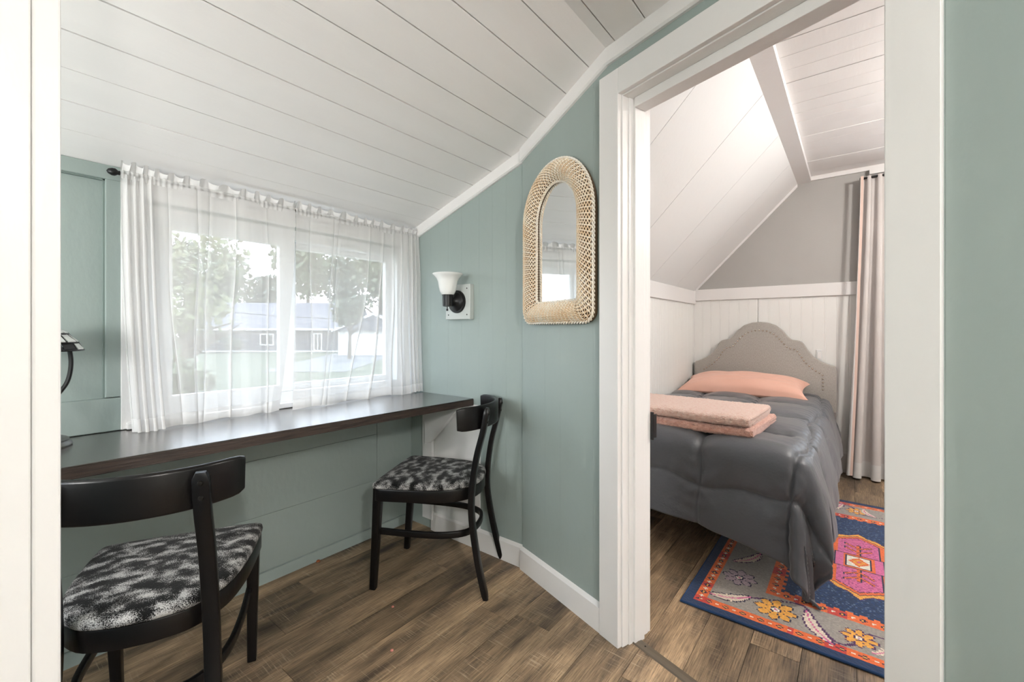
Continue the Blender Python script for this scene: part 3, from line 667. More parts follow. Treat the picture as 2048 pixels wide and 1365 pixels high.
for q, amp in ((0.0, .0042), (1.0, .0034)):           # braided edges
    for ph_ in (0, math.pi):
        P = resample(band(q, .001), 760); a = np.arange(760)/760*2*math.pi*stakes*.75 + ph_
        nx = np.array([(x, z) for x, _, z in resample(band(.5), 760)]) - P[:, [0, 2]]; nx /= np.linalg.norm(nx, axis=1)[:, None]
        P[:, 1] -= amp*np.sin(a); P[:, 0] += nx[:, 0]*amp*np.cos(a); P[:, 2] += nx[:, 1]*amp*np.cos(a)
        wv.tube([tuple(p) for p in P], .0036, 5, closed=True, up=(0, 1, 0))
wv.build('edge_braid', M['wicker_w'], fr, smooth='all')
gl = [(x, -.010, z) for x, z in arch(fw_ - .012)]
MB().prism(gl, (0, .005, 0)).build('mirror_glass', M['mirror'], mir)

# ------------------------------------------------------------------ table lamp with mosaic shade
lp = thing('table_lamp', 'table lamp with black and white leaded glass shade at the desk\'s left end', 'table lamp', (.150, 1.925, DT))
MB().lathe([(.072, 0), (.074, .004), (.071, .012), (.066, .016), (.067, .020), (.060, .026), (.040, .034), (.016, .040), (.010, .052)], 32).build('base', M['pewter'], lp, smooth=True)
for s in (-1, 1):
    MB().tube(spline([(0, 0, .05), (s*.012, 0, .10), (s*.038, 0, .15), (s*.062, 0, .195), (s*.070, 0, .25), (s*.066, 0, .300)], 6), .0058, 8, up=(0,1,0)).build('stem', M['black_metal'], lp, smooth=True)
sh = thing('shade', None, None); sh.parent = lp
rows_ = [(.018, .372), (.040, .362), (.064, .342), (.086, .315), (.098, .292)]
MB().lathe([(.012, .374), (.020, .376), (.018, .366)], 20).tube([(-.066, 0, .30), (.066, 0, .30)], .003, 6).tube([(0, 0, .30), (0, 0, .372)], .004, 6, up=(1,0,0)).build('shade_cap', M['lead'], sh, smooth=True)
for i in range(4):
    n = 14
    for j in range(n):
        (r0, z0), (r1, z1) = rows_[i], rows_[i+1]; off = .5*(i % 2) ; e = .10
        a0, a1 = (2*math.pi*(j+off+e)/n, 2*math.pi*(j+1+off-e)/n)
        q = [(r0, z0-.002, a0), (r0, z0-.002, a1), (r1, z1+.003, a1), (r1, z1+.003, a0)]
        P = [(r*math.cos(a), r*math.sin(a), z) for r, z, a in q]
        MB().prism(P, (0, 0, .003)).build('glass_piece', M['stainedglass_w'] if (i*5+j*3) % 4 else M['lead'], sh)
for r, z in rows_: MB().tube([(r*math.cos(a), r*math.sin(a), z+.001) for a in np.linspace(0, 2*math.pi, 40, endpoint=False)], .0028, 6, closed=True).build('lead_ring', M['lead'], sh, smooth=True)
ld = MB()
for i in range(4):
    for j in range(14):
        (r0, z0), (r1, z1) = rows_[i], rows_[i+1]; a = 2*math.pi*(j+.5*(i % 2))/14
        ld.tube([(r0*math.cos(a), r0*math.sin(a), z0), (r1*math.cos(a), r1*math.sin(a), z1)], .0024, 5)
ld.build('lead_lines', M['lead'], sh)

# ------------------------------------------------------------------ bed
BZ = .600; BX0, BX1, BY0, BY1 = 2.215, 4.225, .175, 1.150
bed = thing('bed', 'single bed with grey upholstered nailhead headboard', 'bed', (3.2, .66, 0))
def B_(m, *a, **k):
    o = m.build(*a, **k); shift(o, (-3.2, -.66, 0)); return o
B_(MB().box(BX0+.03, BX1, BY0+.02, BY1-.01, .31, BZ-.035), 'mattress', M['mattress'], bed, bevel=.03)
B_(MB().box(BX0+.04, BX1, BY0+.03, BY1-.02, .275, .31), 'slat_base', M['black'], bed)
for yy in (BY0+.04, BY1-.05): B_(MB().box(BX0+.04, BX1, yy-.012, yy+.012, .235, .275), 'side_rail', M['black_metal'], bed)
B_(MB().box(BX0+.04, BX0+.065, BY0+.03, BY1-.03, .235, .275), 'foot_rail', M['black_metal'], bed)
for xx in (BX0+.42, 3.2, BX1-.06):
    for yy in (BY0+.06, BY1-.07): B_(MB().box(xx-.016, xx+.016, yy-.016, yy+.016, .0108 if xx < 3.56 and yy < .557 else 0, .275), 'leg', M['black_metal'], bed)
hc = .632
halfp = [(0, 1.190), (.06, 1.184), (.12, 1.160), (.17, 1.115), (.205, 1.066), (.232, 1.040), (.262, 1.036), (.294, 1.030), (.318, 1.005), (.345, .955), (.38, .905), (.43, .868), (.48, .846), (.520, .832), (.532, .820), (.532, .50), (.526, .47), (.515, .465)]
hp = [(hc - a, z) for a, z in halfp]; hl = [(hc + a, z) for a, z in halfp[::-1]]
outl = hl[:-1] + hp
hb = B_(MB().prism([(4.232, yy, z) for yy, z in outl], (.066, 0, 0)), 'headboard', M['linen'], bed, bevel=.010, smooth=True)
hb['label'] = 'grey linen headboard with scalloped top'
# nailheads follow the outline, inset
ins = [(a, z) for a, z in ((0, 1.120), (.05, 1.114), (.10, 1.092), (.145, 1.052), (.185, 1.000), (.212, .970), (.245, .966), (.268, .958), (.295, .915), (.325, .862), (.37, .815), (.41, .785), (.442, .768), (.445, .72), (.445, .62))]
def walk(P, step):
    P = np.array(P); s = np.r_[0, np.cumsum(np.hypot(*np.diff(P, axis=0).T))]; t = np.arange(0, s[-1], step)
    return np.stack([np.interp(t, s, P[:, 0]), np.interp(t, s, P[:, 1])], 1)
nm = None
for s in (-1, 1):
    for k, (a, z) in enumerate(walk(ins, .0285)):
        if s == 1 and k == 0: continue
        if nm is None:
            o = MB().lathe([(.0075, 0), (.0065, -.003), (.004, -.005), (.001, -.0056)], 10, axis='x').build('nailhead', M['nail'], hb, smooth=True); nm = o.data
        else: o = link('nailhead', nm, None, hb)
        o.location = (4.232-3.2, hc + s*a - .66, z)

# comforter: a flat quilt mapped over the bed and down its foot and side
def comforter():
    La, Wb, ha, hb_ = BX1-.06 - BX0, BY1 - BY0, .385, .38
    NA, NB = 300, 200
    a = np.linspace(0, La+ha, NA); b = np.linspace(-.10, Wb+hb_, NB); A, Bb = np.meshgrid(a, b, indexing='ij'); A = np.where(A > La, La + (A-La)*(.95 + .27*np.clip(Bb/Wb, 0, 1.2)**2), A)
    oa = np.maximum(0, A-La+.05); ob = np.maximum(0, Bb-Wb+.05); r = np.hypot(oa, ob); phi = np.arctan2(ob, oa+1e-9)
    Rr = .085; wl = np.maximum(0, -Bb)
    th_ = np.minimum(r/Rr, R(84)); out = Rr*np.sin(th_); dn = Rr*(1-np.cos(th_)); l = np.maximum(0, r-Rr*R(84))
    cornerness = np.sin(2*phi)**2 * (r > 0)
    per = np.where(ob > 0, np.where(oa > 0, .97 + phi*.55, .97+.86+(La-A)), Bb)          # running length round the edge
    fold = np.sin(per*13 + .6)*.45 + np.sin(per*29+1.1)*.25 + np.sin(per*7.3)*.35
    tilt = R(5) + R(9)*(phi/(np.pi/2)) + R(4)*cornerness + (l/.4)*R(6)*fold*(.5+1.0*cornerness)
    out = out + l*np.sin(tilt) + .020*cornerness*np.sin(phi*6.0+.4)*np.minimum(1, l/.2); dn = dn + l*np.cos(tilt)
    cx, cy = np.cos(phi), np.sin(phi)
    X = BX1-.06 - np.minimum(A, La-.05) - np.where(r > 0, out*cx, 0)
    Y = BY1 - np.minimum(np.maximum(Bb, 0), Wb-.05) - np.where(r > 0, out*cy, 0)
    Z = BZ - dn
    # soft crown and slump of the top
    sx_ = np.clip(A/La, 0, 1); sy_ = np.clip(Bb/Wb, 0, 1)
    Z += .012*np.sin(np.pi*sy_) - .004
    # wall side: rolls down between bed and wall
    Y = np.where(wl > 0, BY1 + .018*np.sin(np.minimum(wl/.02, 1)*np.pi/2), Y); Z = np.where(wl > 0, Z - np.maximum(0, wl-.012)*.95, Z)
    # head end tucks down
    P = np.stack([X, Y, Z], -1)
    low = P[..., 2] < .014
    spread = np.where(low, (.014 - P[..., 2]), 0)
    P[..., 0] -= spread*cx*.7; P[..., 1] -= spread*cy*.7; P[..., 2] = np.where(low, .014 + .006*np.abs(fold), P[..., 2])
    # quilting
    ga = np.gradient(P, axis=0); gb = np.gradient(P, axis=1); n = np.cross(gb, ga); n /= np.linalg.norm(n, axis=-1, keepdims=True)+1e-9
    n *= np.sign((n[..., 2:3] + .8*(-n[..., 0:1]*cx[..., None] - n[..., 1:2]*cy[..., None]*(r[..., None] > 0))) + 1e-9)
    sa = A + .02*np.sin(Bb*7) + .012*np.sin(Bb*19); sb = Bb + .022*np.sin(A*6+1) + .010*np.sin(A*17)
    da = np.abs((sa - .07 + .26) % .52 - .26); db = np.abs((sb - .20 + .195) % .39 - .195)
    # alternate rows are shifted like a box stitch
    dist = np.minimum(da, db)
    puff = .030*(1 - np.exp(-dist/.06)) - .006 - .007*np.exp(-(dist/.009)**2)
    rng = np.random.RandomState(5); wr = np.zeros_like(A)
    for k in range(26):
        f = rng.uniform(10, 46); th2 = rng.uniform(0, 6.28); wr += np.sin(f*(A*math.cos(th2) + Bb*math.sin(th2)) + rng.uniform(0, 6.28))/f*6*rng.uniform(.3, 1)
    pin = .0042*np.sin((sb if True else 0)*95 + 4*np.sin(A*9))*np.exp(-da/.05) + .0042*np.sin(sa*95 + 4*np.sin(Bb*9))*np.exp(-db/.05)
    P += n*(puff + wr*.0030*np.minimum(1, dist/.03) + pin*.7*(dist > .004))[..., None]
    P[..., 1] = np.minimum(P[..., 1], YK-.016); P[..., 2] = np.maximum(P[..., 2], .011)
    P -= np.array([3.2, .66, 0])
    ro = thing('comforter', 'charcoal grey quilted comforter spread over the bed', 'comforter', (3.2, .66, 0))
    o = grid_mesh('quilted_cover', P, M['comforter'], ro)
    so = o.modifiers.new('thick', 'SOLIDIFY'); so.thickness = .010; so.offset = -1
comforter()

# pillow
def pillow():
    n = 60; u = np.linspace(-1, 1, n); U, V = np.meshgrid(u, u, indexing='ij')
    parts = []
    rad = (1-np.abs(U)**3.2).clip(0)**.42*(1-np.abs(V)**3.2).clip(0)**.42
    ear = (np.abs(U)*np.abs(V))**3
    X = .205*V*(1 - .06*(1-U**2) + .10*ear); Y = .435*U*(1 - .05*(1-V**2) + .05*ear)
    top = .112*rad*(1 - .12*U**2) + .004*np.sin(U*9+V*4)*rad + .003*np.sin(V*17+U*5)*rad
    bot = -.040*rad
    ro = thing('pillow', 'peach pillow lying against the headboard', 'pillow', (3.965, .715, BZ + .052), R(2))
    T = np.stack([X, Y, top], -1); Bt = np.stack([X, Y, bot], -1)
    T[..., 2] += -.02*(V > 0)*0 + .0
    vs = np.concatenate([T.reshape(-1, 3), Bt.reshape(-1, 3)]); idx = np.arange(n*n).reshape(n, n)
    q = np.stack([idx[:-1,:-1], idx[:-1,1:], idx[1:,1:], idx[1:,:-1]], -1).reshape(-1, 4)
    me = bpy.data.meshes.new('pillow_cover'); me.from_pydata(vs.tolist(), [], q.tolist() + (q[:, ::-1]+n*n).tolist())
    o = link('pillow_case', me, M['peach'], ro, 'all')
    ro.rotation_euler = (0, R(-9), R(2))
pillow()

# folded blanket
def blanket():
    ro = thing('folded_blanket', 'folded pink sherpa blanket on the foot of the bed', 'blanket', (2.52, .74, BZ + .014), R(-3))
    rng = np.random.RandomState(2)
    for k, (z0, z1, ex, ey, m_) in enumerate(((0, .052, .0, .0, 'sherpa'), (.048, .100, -.010, -.018, 'sherpa_l'))):
        nu, nv = 130, 34
        hx, hy, hz = .265+ex, .395+ey, (z1-z0)/2
        vs = []; 
        # layer = rounded slab: cross section (x,z) superellipse swept along y, closed at both ends
        ang = np.linspace(0, 2*np.pi, 90, endpoint=False); ca, sa = np.cos(ang), np.sin(ang)
        cxs = np.sign(ca)*np.abs(ca)**.22; czs = np.sign(sa)*np.abs(sa)**.62
        yy = np.r_[-1, -.995, -.985, -.965, np.linspace(-.94, .94, 70), .965, .985, .995, 1]
        prof = (1-np.abs(yy)**60).clip(0)**.5; prof = np.where(np.abs(yy) > .999, .25, np.where(np.abs(yy) > .99, .66, np.where(np.abs(yy) > .98, .86, np.where(np.abs(yy) > .96, .96, 1))))
        V = np.zeros((len(yy), 90, 3))
        for i, (y_, p_) in enumerate(zip(yy, prof)):
            wob = .006*math.sin(y_*5+k) 
            V[i, :, 0] = cxs*(hx - .012*(1-p_)) + wob; V[i, :, 1] = y_*hy + .005*np.sin(cxs*6+k*2); V[i, :, 2] = (z0+z1)/2 + czs*hz*(.35+.65*p_) + .004*math.sin(y_*7+k*2)*0
        V += rng.normal(0, .0014, V.shape)
        n1, n2 = V.shape[:2]; mb_ = MB(); fs = [(i*n2+j, i*n2+(j+1) % n2, (i+1)*n2+(j+1) % n2, (i+1)*n2+j) for i in range(n1-1) for j in range(n2)] + [list(range(n2))[::-1], [(n1-1)*n2+j for j in range(n2)]]
        o = mb_.add(V.reshape(-1, 3).tolist(), fs).build('folded_layer', M[m_], ro, smooth='all')
blanket()

# ------------------------------------------------------------------ rug with woven pattern (colour per cell)
def rug():
    x0, x1, y1, y0 = 1.838, 3.560, .557, -1.75; c = .0062
    nx, ny = int((x1-x0)/c), int((y1-y0)/c)
    gx = (np.arange(nx)+.5)/nx*(x1-x0)+x0; gy = (np.arange(ny)+.5)/ny*(y1-y0)+y0
    X, Y = np.meshgrid(gx, gy, indexing='ij'); rng = np.random.RandomState(4)
    S = lambda *h: np.array([((v/255)/12.92 if v/255 <= .04045 else ((v/255+.055)/1.055)**2.4) for v in h])
    navy, orange, red, grey, cream, gold, pink, purple, white = S(14, 44, 82), S(222, 104, 48), S(196, 62, 50), S(150, 143, 136), S(216, 200, 182), S(224, 160, 66), S(206, 104, 150), S(74, 36, 84), S(226, 220, 204)
    ink = S(38, 34, 62)
    e = np.minimum(np.minimum(X-x0, x1-X), np.minimum(y1-Y, Y-y0)); C = np.zeros((nx, ny, 3)); C[:] = navy
    along = np.where(np.minimum(X-x0, x1-X) < np.minimum(y1-Y, Y-y0), Y, X)
    def put(m, col): C[m] = col
    bands = ((.036, .082), (.268, .318))
    put((e > .082) & (e < .268), grey)
    for lo, hi in bands:
        mid = (lo+hi)/2; put((e > lo) & (e < hi), orange)
        put((e > lo) & (e < hi) & ((np.sin(along*41)+np.sin(along*17)) > .9), red)
        p = np.abs((along % .062) - .031); dd = np.abs(e-mid) + p*.9
        put((e > lo) & (e < hi) & (dd < .013), ink); put((dd < .006) & (e > lo) & (e < hi), gold)
        p = np.abs(((along+.031) % .062) - .031); dd = np.abs(e-mid) + p; put((dd < .008) & (e > lo) & (e < hi), white)
    put((e > .318) & (e < .318 + .012*(1+np.sign(np.sin(along*150)))*.5), orange)
    # navy field flecked like the pile
    fld = e > .332; 
    fleck = (rng.rand(nx, ny) < .11) & fld; C[fleck] = S(84, 104, 130); fleck = (rng.rand(nx, ny) < .20) & fld; C[fleck] = S(20, 56, 100)
    cx = (x0+x1)/2 - .045
    for cy in (-.022, -.62, -1.22):
        u, v = X-cx, Y-cy
        au, av = np.abs(u), np.abs(v)
        def hexa(g, L_=.285, W_=.098): return np.maximum(av - (W_+g), np.maximum(au - (L_+g), (au-.20-g)*1.0 + av*.95 - .055))
        h = np.maximum(av-.105, au + av*.75 - .325)
        tooth = .017*np.abs(((np.where(av > .09, u, v)*26) % 2) - 1)
        put(h < .028 + tooth, purple); put(h < .020 + tooth, gold); put(h < .004, ink); put(h < -.002, orange); put(h < -.020, ink); put(h < -.025, pink)
        pk = (h < -.025) & (rng.rand(nx, ny) < .3); C[pk] = S(172, 76, 128)
        # branching stems
        for sgn in (-1, 1):
            uu = u*sgn
            put((av < .010) & (uu > .075) & (uu < .205), ink); put((av < .006) & (uu > .075) & (uu < .20), orange)
            for q in (.11, .16):
                put((np.abs((uu-q) - av*.8) < .010) & (av < .055) & (uu > .08), ink); put((np.abs((uu-q) - av*.8) < .006) & (av < .052) & (uu > .08), orange)
        bar = np.maximum(au-.082, av-.095); put(bar < 0, ink); put(bar < -.006, orange); put((bar < -.006) & (av > .058), pink)
        sq = np.maximum(au-.062, av-.050); put(sq < .0, ink); put(sq < -.006, white)
        ds = au*.9 + av*1.1; put(ds < .045, orange); put(ds < .030, gold); put(ds < .016, orange); put(ds < .008, pink)
    def flower(fx, fy, r, col, edge, n=8):
        u, v = X-fx, Y-fy; rr = np.hypot(u, v); a = np.arctan2(v, u)
        pet = r*(.62 + .38*np.abs(np.cos(a*n/2))); put(rr < pet+.006, edge); put((rr < pet) & (np.abs(np.cos(a*n/2)) > .20), col)
        put(rr < r*.27, edge); put(rr < r*.20, white); put(rr < r*.09, pink)
    def leaf(ax, ay, bx, by, w_, col, edge):
        d = np.array([bx-ax, by-ay]); L_ = np.hypot(*d); d /= L_
        s = ((X-ax)*d[0] + (Y-ay)*d[1])/L_; q = (X-ax)*-d[1] + (Y-ay)*d[0] + .02*np.sin(s*3.1)
        prof = w_*np.sin(np.clip(s, 0, 1)*np.pi)**.6*(.72 + .28*np.abs(((s*9) % 1)*2-1)); ok = (s > 0) & (s < 1)
        put(ok & (np.abs(q) < prof + .006), edge); put(ok & (np.abs(q) < prof), col); put(ok & (np.abs(q) < .003), pink)
    def vine(pts):
        P = np.array([tuple(p)[:2] for p in spline([(a_, b_, 0) for a_, b_ in pts], 14)])
        for px_, py_ in P: put(np.hypot(X-px_, Y-py_) < .0055, purple)
    def motifs(fx):
        for k in range(5):
            oy = -.522*k
            vine([(fx(2.03), .335+oy), (fx(2.10), .17+oy), (fx(2.03), .12+oy), (fx(1.93), .05+oy), (fx(1.96), -.01+oy), (fx(2.05), -.05+oy), (fx(2.03), -.19+oy)])
            flower(fx(2.003), .243+oy, .070, gold, ink); leaf(fx(2.075), .145+oy, fx(1.905), .055+oy, .024, cream, purple)
            flower(fx(2.003), -.018+oy, .052, gold, purple)
            leaf(fx(1.935), -.05+oy, fx(2.05), -.11+oy, .018, cream, grey)
    motifs(lambda a: a); motifs(lambda a: x0 + x1 - a)
    def long_motifs(fy):
        for k in range(3):
            ox = .50*k
            flower(2.163+ox, fy(.400), .066, S(170, 150, 160), ink); leaf(2.30+ox, fy(.45), 2.46+ox, fy(.36), .022, cream, purple); flower(2.56+ox, fy(.40), .05, gold, purple)
    long_motifs(lambda a: a); long_motifs(lambda a: y0+y1-a)
    leaf(1.958, .478, 2.035, .335, .026, cream, ink)
    C *= (.86 + .28*rng.rand(nx, ny))[..., None]
    z = .0095
    vx = np.linspace(x0, x1, nx+1); vy = np.linspace(y0, y1, ny+1); VX, VY = np.meshgrid(vx, vy, indexing='ij')
    V = np.stack([VX, VY, z + .0008*rng.rand(nx+1, ny+1)], -1) - np.array([2.7, -.6, 0])
    n, k = V.shape[:2]; idx = np.arange(n*k).reshape(n, k); q = np.stack([idx[:-1,:-1], idx[1:,:-1], idx[1:,1:], idx[:-1,1:]], -1).reshape(-1, 4)
    me = bpy.data.meshes.new('pile'); me.from_pydata(V.reshape(-1, 3).tolist(), [], q.tolist())
    at = me.color_attributes.new('weave', 'FLOAT_COLOR', 'CORNER'); col4 = np.ones((nx*ny, 4, 4), np.float32); col4[..., :3] = C.reshape(-1, 1, 3); at.data.foreach_set('color', col4.ravel())
    m = bpy.data.materials.new('rug_pile'); m.use_nodes = True; t = m.node_tree; b = t.nodes['Principled BSDF']; b.inputs['Roughness'].default_value = .95; b.inputs['Sheen Weight'].default_value = .2
    an = t.nodes.new('ShaderNodeVertexColor'); an.layer_name = 'weave'; t.links.new(an.outputs[0], b.inputs['Base Color'])
    ro = thing('area_rug', 'navy and orange patterned rug on the floor beside the bed', 'rug', (2.7, -.6, 0))
    link('pile', me, m, ro)
    MB().box(x0-2.7, x1-2.7, y0+.6, y1+.6, .0005, z-.0004).build('backing', mat('rug_backing', (.008, .03, .09), .9), ro)
    MB().tube([(x0-2.7, y0+.6, .006), (x1-2.7, y0+.6, .006), (x1-2.7, y1+.6, .006), (x0-2.7, y1+.6, .006)], .0055, 8, closed=True).build('bound_edge', mat('rug_binding', (.012, .045, .13), .85), ro)
rug()

# ------------------------------------------------------------------ bedroom drape
def drape():
    ro = thing('window_drape', 'beige full length drape hanging beside the bed', 'curtain', (4.20, -.30, 0))
    n, k = 240, 60; u = np.linspace(0, 1, n); V = np.zeros((k, n, 3))
    for j, t in enumerate(np.linspace(0, 1, k)):
        wl_, wr_ = -.055 + .085*t**1.4, -.46 - .06*t            # left and right edge, wider towards the floor
        yy = wl_ + (wr_-wl_)*u; f = u*2*np.pi*6.2 + 1.2*np.sin(u*7+t*1.5)
        V[j, :, 0] = 4.215 - .030*t + (.016+.030*t)*np.sin(f) ; V[j, :, 1] = yy + .008*np.sin(2*f)*(.5+t); V[j, :, 2] = 2.275 - t*2.262
    V -= np.array([4.20, -.30, 0]); o = grid_mesh('cloth', V[:57], M['drape'], ro); grid_mesh('bottom_hem', V[56:], M['drape_lining'], ro)
    # lining turned out along the left edge
    E = []
    for t in np.linspace(0, 1, 30):
        yl = -.055 + .085*t**1.4 + .012; wd = .004 + .030*max(0, t-.35)
        E.append([(4.175 - .040*t, yl, 2.27 - t*2.24), (4.160 - .045*t, yl - wd*.5, 2.27 - t*2.24), (4.168 - .045*t, yl - wd, 2.27 - t*2.24)])
    E = np.array(E) - np.array([4.20, -.30, 0]); grid_mesh('lining_edge', E, M['drape_lining'], ro)
    E = []
    for t in np.linspace(0, 1, 30):
        yl = -.055 + .085*t**1.4 + .012 - (.004 + .030*max(0, t-.35)); wd = .016
        E.append([(4.168 - .045*t, yl, 2.27 - t*2.24), (4.172 - .045*t, yl - wd, 2.27 - t*2.24)])
    E = np.array(E) - np.array([4.20, -.30, 0]); grid_mesh('pink_facing', E, M['drape_pink'], ro)
    rr = thing('drape_rod', 'dark rod carrying the beige bedroom drape', 'curtain rod', (4.21, -.8, 2.262))
    MB().tube([(0, .76, 0), (0, -.85, 0)], .008, 10).build('rod', M['black_metal'], rr, smooth=True)
    for yy in (.74, -.80): MB().box(0, XG-4.21, yy-.006, yy+.006, -.006, .006).build('rod_bracket', M['black_metal'], rr)
drape()
ou = thing('wall_outlet', 'small white outlet on the beadboard beside the headboard', 'outlet', (XG, .215, .915))
MB().box(-.008, .003, -.020, .020, -.045, .045).build('cover_plate', M['vinyl'], ou, bevel=.003)
MB().box(-.012, -.0075, -.012, .012, -.028, .028).build('socket', M['white'], ou, bevel=.002)
# crumbs on the floor
for lab, xx, yy, m_, s in (('tiny pink crumb on the floor between the chairs, nearer the desk', 1.085, 1.462, 'crumb', .006), ('tiny pink crumb on the floor nearest the viewer', .935, 1.265, 'crumb', .006), ('small orange crumb at the foot of the wall below the window', 1.075, 2.03, 'crumb_o', .010)):
    tag(MB().lathe([(s*.3, 0), (s, s*.3), (s*.8, s*.8), (s*.2, s)], 7, (0, 0, 0)).build('crumb', M[m_]), lab, 'crumb', 'crumbs on the hall floor').location = (xx, yy, 0.0002)

# ------------------------------------------------------------------ lamps out of the frame: bedroom ceiling lamp, added hall and dormer fill
def ceiling_lamp(label, x, y, z, watt, col, rad):
    t = thing('ceiling_lamp', label, 'lamp', (x, y, z))
    MB().lathe([(.15, 0), (.155, -.012), (.145, -.025)], 32).build('base_ring', M['bolt'], t, smooth=True)
    MB().lathe([(.145, -.025), (.135, -.05), (.10, -.072), (.05, -.084), (.001, -.087)], 32, cap=False).build('diffuser', M['lampglow'], t, smooth='all')
    ld_ = bpy.data.lights.new('lamp_light', 'POINT'); lo = bpy.data.objects.new('lamp_light', ld_); COL.objects.link(lo); lo.parent = t
    ld_.energy = watt; ld_.color = col; ld_.shadow_soft_size = rad; lo.location = (0, 0, -.10 - rad)
def fill_floor_lamp(label, x, y, zc_, watt, col, rad):
    t = thing('fill_floor_lamp', label, 'floor lamp', (x, y, 0))
    MB().lathe([(.14, 0), (.14, .012), (.12, .022), (.02, .03)], 32).build('base', M['bolt'], t, smooth=True)
    MB().tube([(0, 0, .02), (0, 0, zc_-.16)], .012, 10, up=(0, 1, 0)).build('pole', M['bolt'], t, smooth=True)
    MB().lathe([(.012, -.17), (.10, -.15), (.15, -.10), (.165, -.04), (.160, -.04), (.145, -.095), (.095, -.143), (.010, -.16)], 32, (0, 0, zc_), cap=False).build('glass_bowl', M['shade'], t, smooth='all')
    ld_ = bpy.data.lights.new('lamp_light', 'POINT'); lo = bpy.data.objects.new('lamp_light', ld_); COL.objects.link(lo); lo.parent = t
    ld_.energy = watt; ld_.color = col; ld_.shadow_soft_size = rad; lo.location = (0, 0, zc_ + rad - .02)
fill_floor_lamp('added fill lamp with an open glass bowl, unseen at the left end of the dormer', -.93, 1.17, 1.10, SIDE_FILL_W, (1, .965, .93), .14)  # unseen lamp added to brighten the dormer ceiling and side walls
ceiling_lamp('added flush fill lamp on the hall ceiling, unseen behind the viewer', -.50, -1.40, 2.142, HALL_FILL_W, (1, .965, .93), .09)  # added fill light, evens out the hall walls and casings
ceiling_lamp('round flush lamp on the bedroom ceiling', 2.75, -.95, 2.372, BED_W, (1, .955, .90), .08)

# ------------------------------------------------------------------ outdoors
ZG = -1.4
tag(MB().box(-140, 90, 3.0, 160, ZG-.3, ZG).build('ground', M['grass']), 'pale green lawn outside the window', 'lawn', kind='structure')
def out(lat, dep, z=ZG): return (FX*dep + RX*lat, FY*dep + RY*lat, z)
CROT = math.atan2(RY, RX)
ho = thing('house', 'long low house with grey roof across the lawn', 'house', out(-28.4, 50), CROT)
MB().box(-9.2, 9.2, 0, 8, 0, 2.62).build('wall', M['siding'], ho)
MB().prism([(-9.8, -.6, 2.62), (-9.8, 4, 5.9), (-9.8, 8.6, 2.62)], (19.6, 0, 0)).build('roof', M['roof'], ho)
MB().box(-9.8, 9.8, -.66, -.58, 2.48, 2.72).build('fascia', M['housewhite'], ho)
MB().box(-9.3, 9.3, -.12, 0, 0, .16).build('foundation', M['housewhite'], ho)
for xa, xb, za, zb in ((-.55, 1.05, .75, 2.1), (-7.1, -5.2, 1.0, 2.25), (5.6, 6.6, .1, 2.15)):
    f = frame_rect(MB(), xa, xb, za, zb, .14, -.08, .0).box((xa+xb)/2-.05, (xa+xb)/2+.05, -.07, 0, za, zb).build('window', M['housewhite'], ho)
    MB().box(xa+.14, xb-.14, -.04, -.005, za+.14, zb-.14).build('pane', M['darkglass'], f)
ga = thing('garage', 'white gabled garage right of the grey house', 'garage', out(-13.6, 43), CROT)
MB().box(-3.6, 3.6, 0, 7, 0, 2.5).build('wall', M['housewhite'], ga)
MB().prism([(-4.0, -.4, 2.45), (0, -.4, 4.1), (4.0, -.4, 2.45)], (0, 8, 0)).build('roof', M['roof'], ga)
MB().prism([(-4.1, -.46, 2.30), (0, -.46, 3.98), (4.1, -.46, 2.30), (4.1, -.46, 2.52), (0, -.46, 4.22), (-4.1, -.46, 2.52)], (0, .06, 0)).build('rake_board', M['housewhite'], ga)
MB().box(-2.4, 2.4, -.05, 0, 0, 2.1).build('garage_door', M['vinyl'], ga)
dvw = tag(MB().prism([out(-19, 46.5, ZG+.01), out(-12, 46.5, ZG+.01), out(-10, 26, ZG+.01), out(-15, 26, ZG+.01)], (0, 0, .02)).build('driveway', M['asphalt']), 'pale driveway in front of the garage', 'driveway', kind='structure')

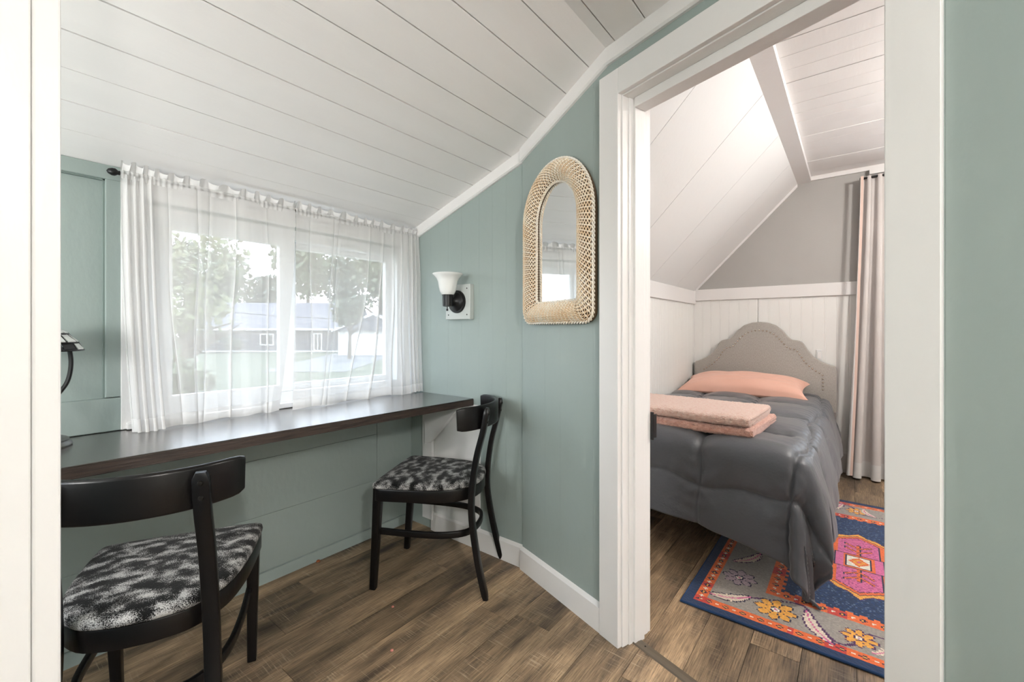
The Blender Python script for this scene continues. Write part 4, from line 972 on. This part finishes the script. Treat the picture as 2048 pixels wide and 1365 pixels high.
def tree(name, label, lat, dep, h, rad, trunk_h, m, n, leaf, seed, group='trees outside the window', branches=5, squash=.8):
    rng = np.random.RandomState(seed); t = thing(name, label, 'tree' if 'shrub' not in name else 'shrub', out(lat, dep), CROT, group)
    tr = MB(); r0 = .045*h**.85
    if trunk_h > .1:
        tr.tube([(0, 0, 0), (.03*h*rng.uniform(-1, 1), 0, trunk_h*.6), (.05*h*rng.uniform(-1, 1), 0, h*.85)], r0, 8, up=(0, 1, 0), scale=[1, .75, .15])
        for i in range(branches):
            a = rng.uniform(0, 6.28); z = trunk_h*(.8+.5*rng.rand()); L_ = rad*rng.uniform(.6, .95)
            tr.tube([(0, 0, z), (L_*.5*math.cos(a), L_*.5*math.sin(a), z + h*.10), (L_*math.cos(a), L_*math.sin(a), z + h*.16*rng.uniform(.3, 1.3))], r0*.4, 6, scale=[1, .7, .2])
        tr.build('trunk', M['bark'], t)
    # crown: leaf cards on several lobes
    lobes = []
    for i in range(9):
        a = rng.uniform(0, 6.28); q = rad*.55*math.sqrt(rng.rand()); lobes.append((q*math.cos(a), q*math.sin(a), trunk_h + (h-trunk_h)*rng.uniform(.25, .8), rad*rng.uniform(.38, .62)))
    L_ = np.array(lobes)[rng.randint(0, 9, n)]; d = rng.normal(size=(n, 3)); d /= np.linalg.norm(d, axis=1)[:, None]
    c = L_[:, :3] + d*L_[:, 3:4]*(rng.rand(n, 1)**.4)*np.array([1, 1, squash])
    c[:, 2] = np.maximum(c[:, 2], .1)
    a1 = rng.normal(size=(n, 3)); a1 /= np.linalg.norm(a1, axis=1)[:, None]; a2 = np.cross(a1, rng.normal(size=(n, 3))); a2 /= np.linalg.norm(a2, axis=1)[:, None]
    s = leaf*rng.uniform(.6, 1.3, (n, 1)); V = np.stack([c + a1*s, c + a2*s*.55, c - a1*s, c - a2*s*.55], 1).reshape(-1, 3)
    me = bpy.data.meshes.new('foliage'); me.from_pydata(V.tolist(), [], np.arange(4*n).reshape(n, 4).tolist()); o = link('foliage', me, m, t); o['kind'] = 'stuff'
    return t
tree('garden_tree', 'leafy yellow green tree near the left sash', -11.6, 15.5, 6.2, 2.0, 1.7, M['leaf_y'], 1100, .14, 1, branches=9)
tree('garden_tree', 'small spreading tree in front of the left part of the house', -20.2, 27, 4.6, 1.4, 1.4, M['leaf'], 500, .18, 2, branches=6)
tree('garden_tree', 'leafy tree in front of the garage', -14.0, 37.5, 5.6, 1.9, 2.2, M['leaf_d'], 1600, .26, 3)
specs = []
for i, (la, hh, rd, mm) in enumerate(((-.90, 17, 5.2, 'leaf'), (-.745, 20, 5.6, 'leaf_d'), (-.665, 17, 5.0, 'leaf'), (-.565, 13, 4.4, 'leaf_d'), (-.475, 16, 4.6, 'leaf'), (-.395, 19, 5.0, 'leaf_d'), (-.30, 17, 4.8, 'leaf'), (-.225, 18, 4.8, 'leaf_d'), (-.13, 16, 4.8, 'leaf'))):
    de = 64 if i % 2 == 0 else 79                   # two staggered rows
    specs.append((la*de, de, hh, rd, mm))
words = ['leftmost tree of the row behind the house', 'tall dark tree second from the left behind the house', 'third tree from the left behind the house', 'low dark tree below the patch of sky', 'tree behind the middle of the grey roof', 'dark tree behind the right end of the grey roof', 'tall tree behind the gap between house and garage', 'dark tree behind the garage', 'rightmost tree of the row behind the garage']
for i, (la, de, hh, rd, mm) in enumerate(specs): tree('background_tree', words[i], la, de, hh, rd, hh*.22, M[mm], 1900, .50, 20+i, 'row of trees behind the house', squash=1.0)
for i, (la, de, hh, rd, lab) in enumerate(((-33.5, 47.5, 2.3, 1.5, 'rounded shrub at the left front of the house'), (-30.6, 48, 2.0, 1.2, 'shrub just left of the house window'), (-36.5, 46, 3.0, 1.7, 'tall shrub at the left corner of the house'), (-9.6, 12.2, 2.2, 1.3, 'shrub on the lawn below the near tree'))):
    tree('garden_shrub', lab, la, de, hh, rd, .05, M['leaf_d'] if i != 3 else M['leaf'], 1300, .16, 50+i, 'shrubs on the lawn', squash=.75)
pth = [out(-27.5 + 4.0*i, 30, 0) for i in range(7)]
zz_ = [(660.5-y_)/F*30 + H for y_ in (570, 604, 625, 634, 639, 642, 640)]
pl_ = thing('power_line', 'thin dark power line on two poles sagging in front of the grey roof', 'power line', (pth[3][0], pth[3][1], ZG))
o = MB().tube([(p[0]-pth[3][0], p[1]-pth[3][1], z_-ZG) for p, z_ in zip(pth, zz_)], .028, 6).build('wire', M['black'], pl_)
for p, z_ in ((pth[0], zz_[0]), (pth[-1], zz_[-1])): MB().tube([(p[0]-pth[3][0], p[1]-pth[3][1], 0), (p[0]-pth[3][0], p[1]-pth[3][1], z_-ZG+.4)], .11, 8, up=(0, 1, 0)).build('pole', M['bark'], pl_)
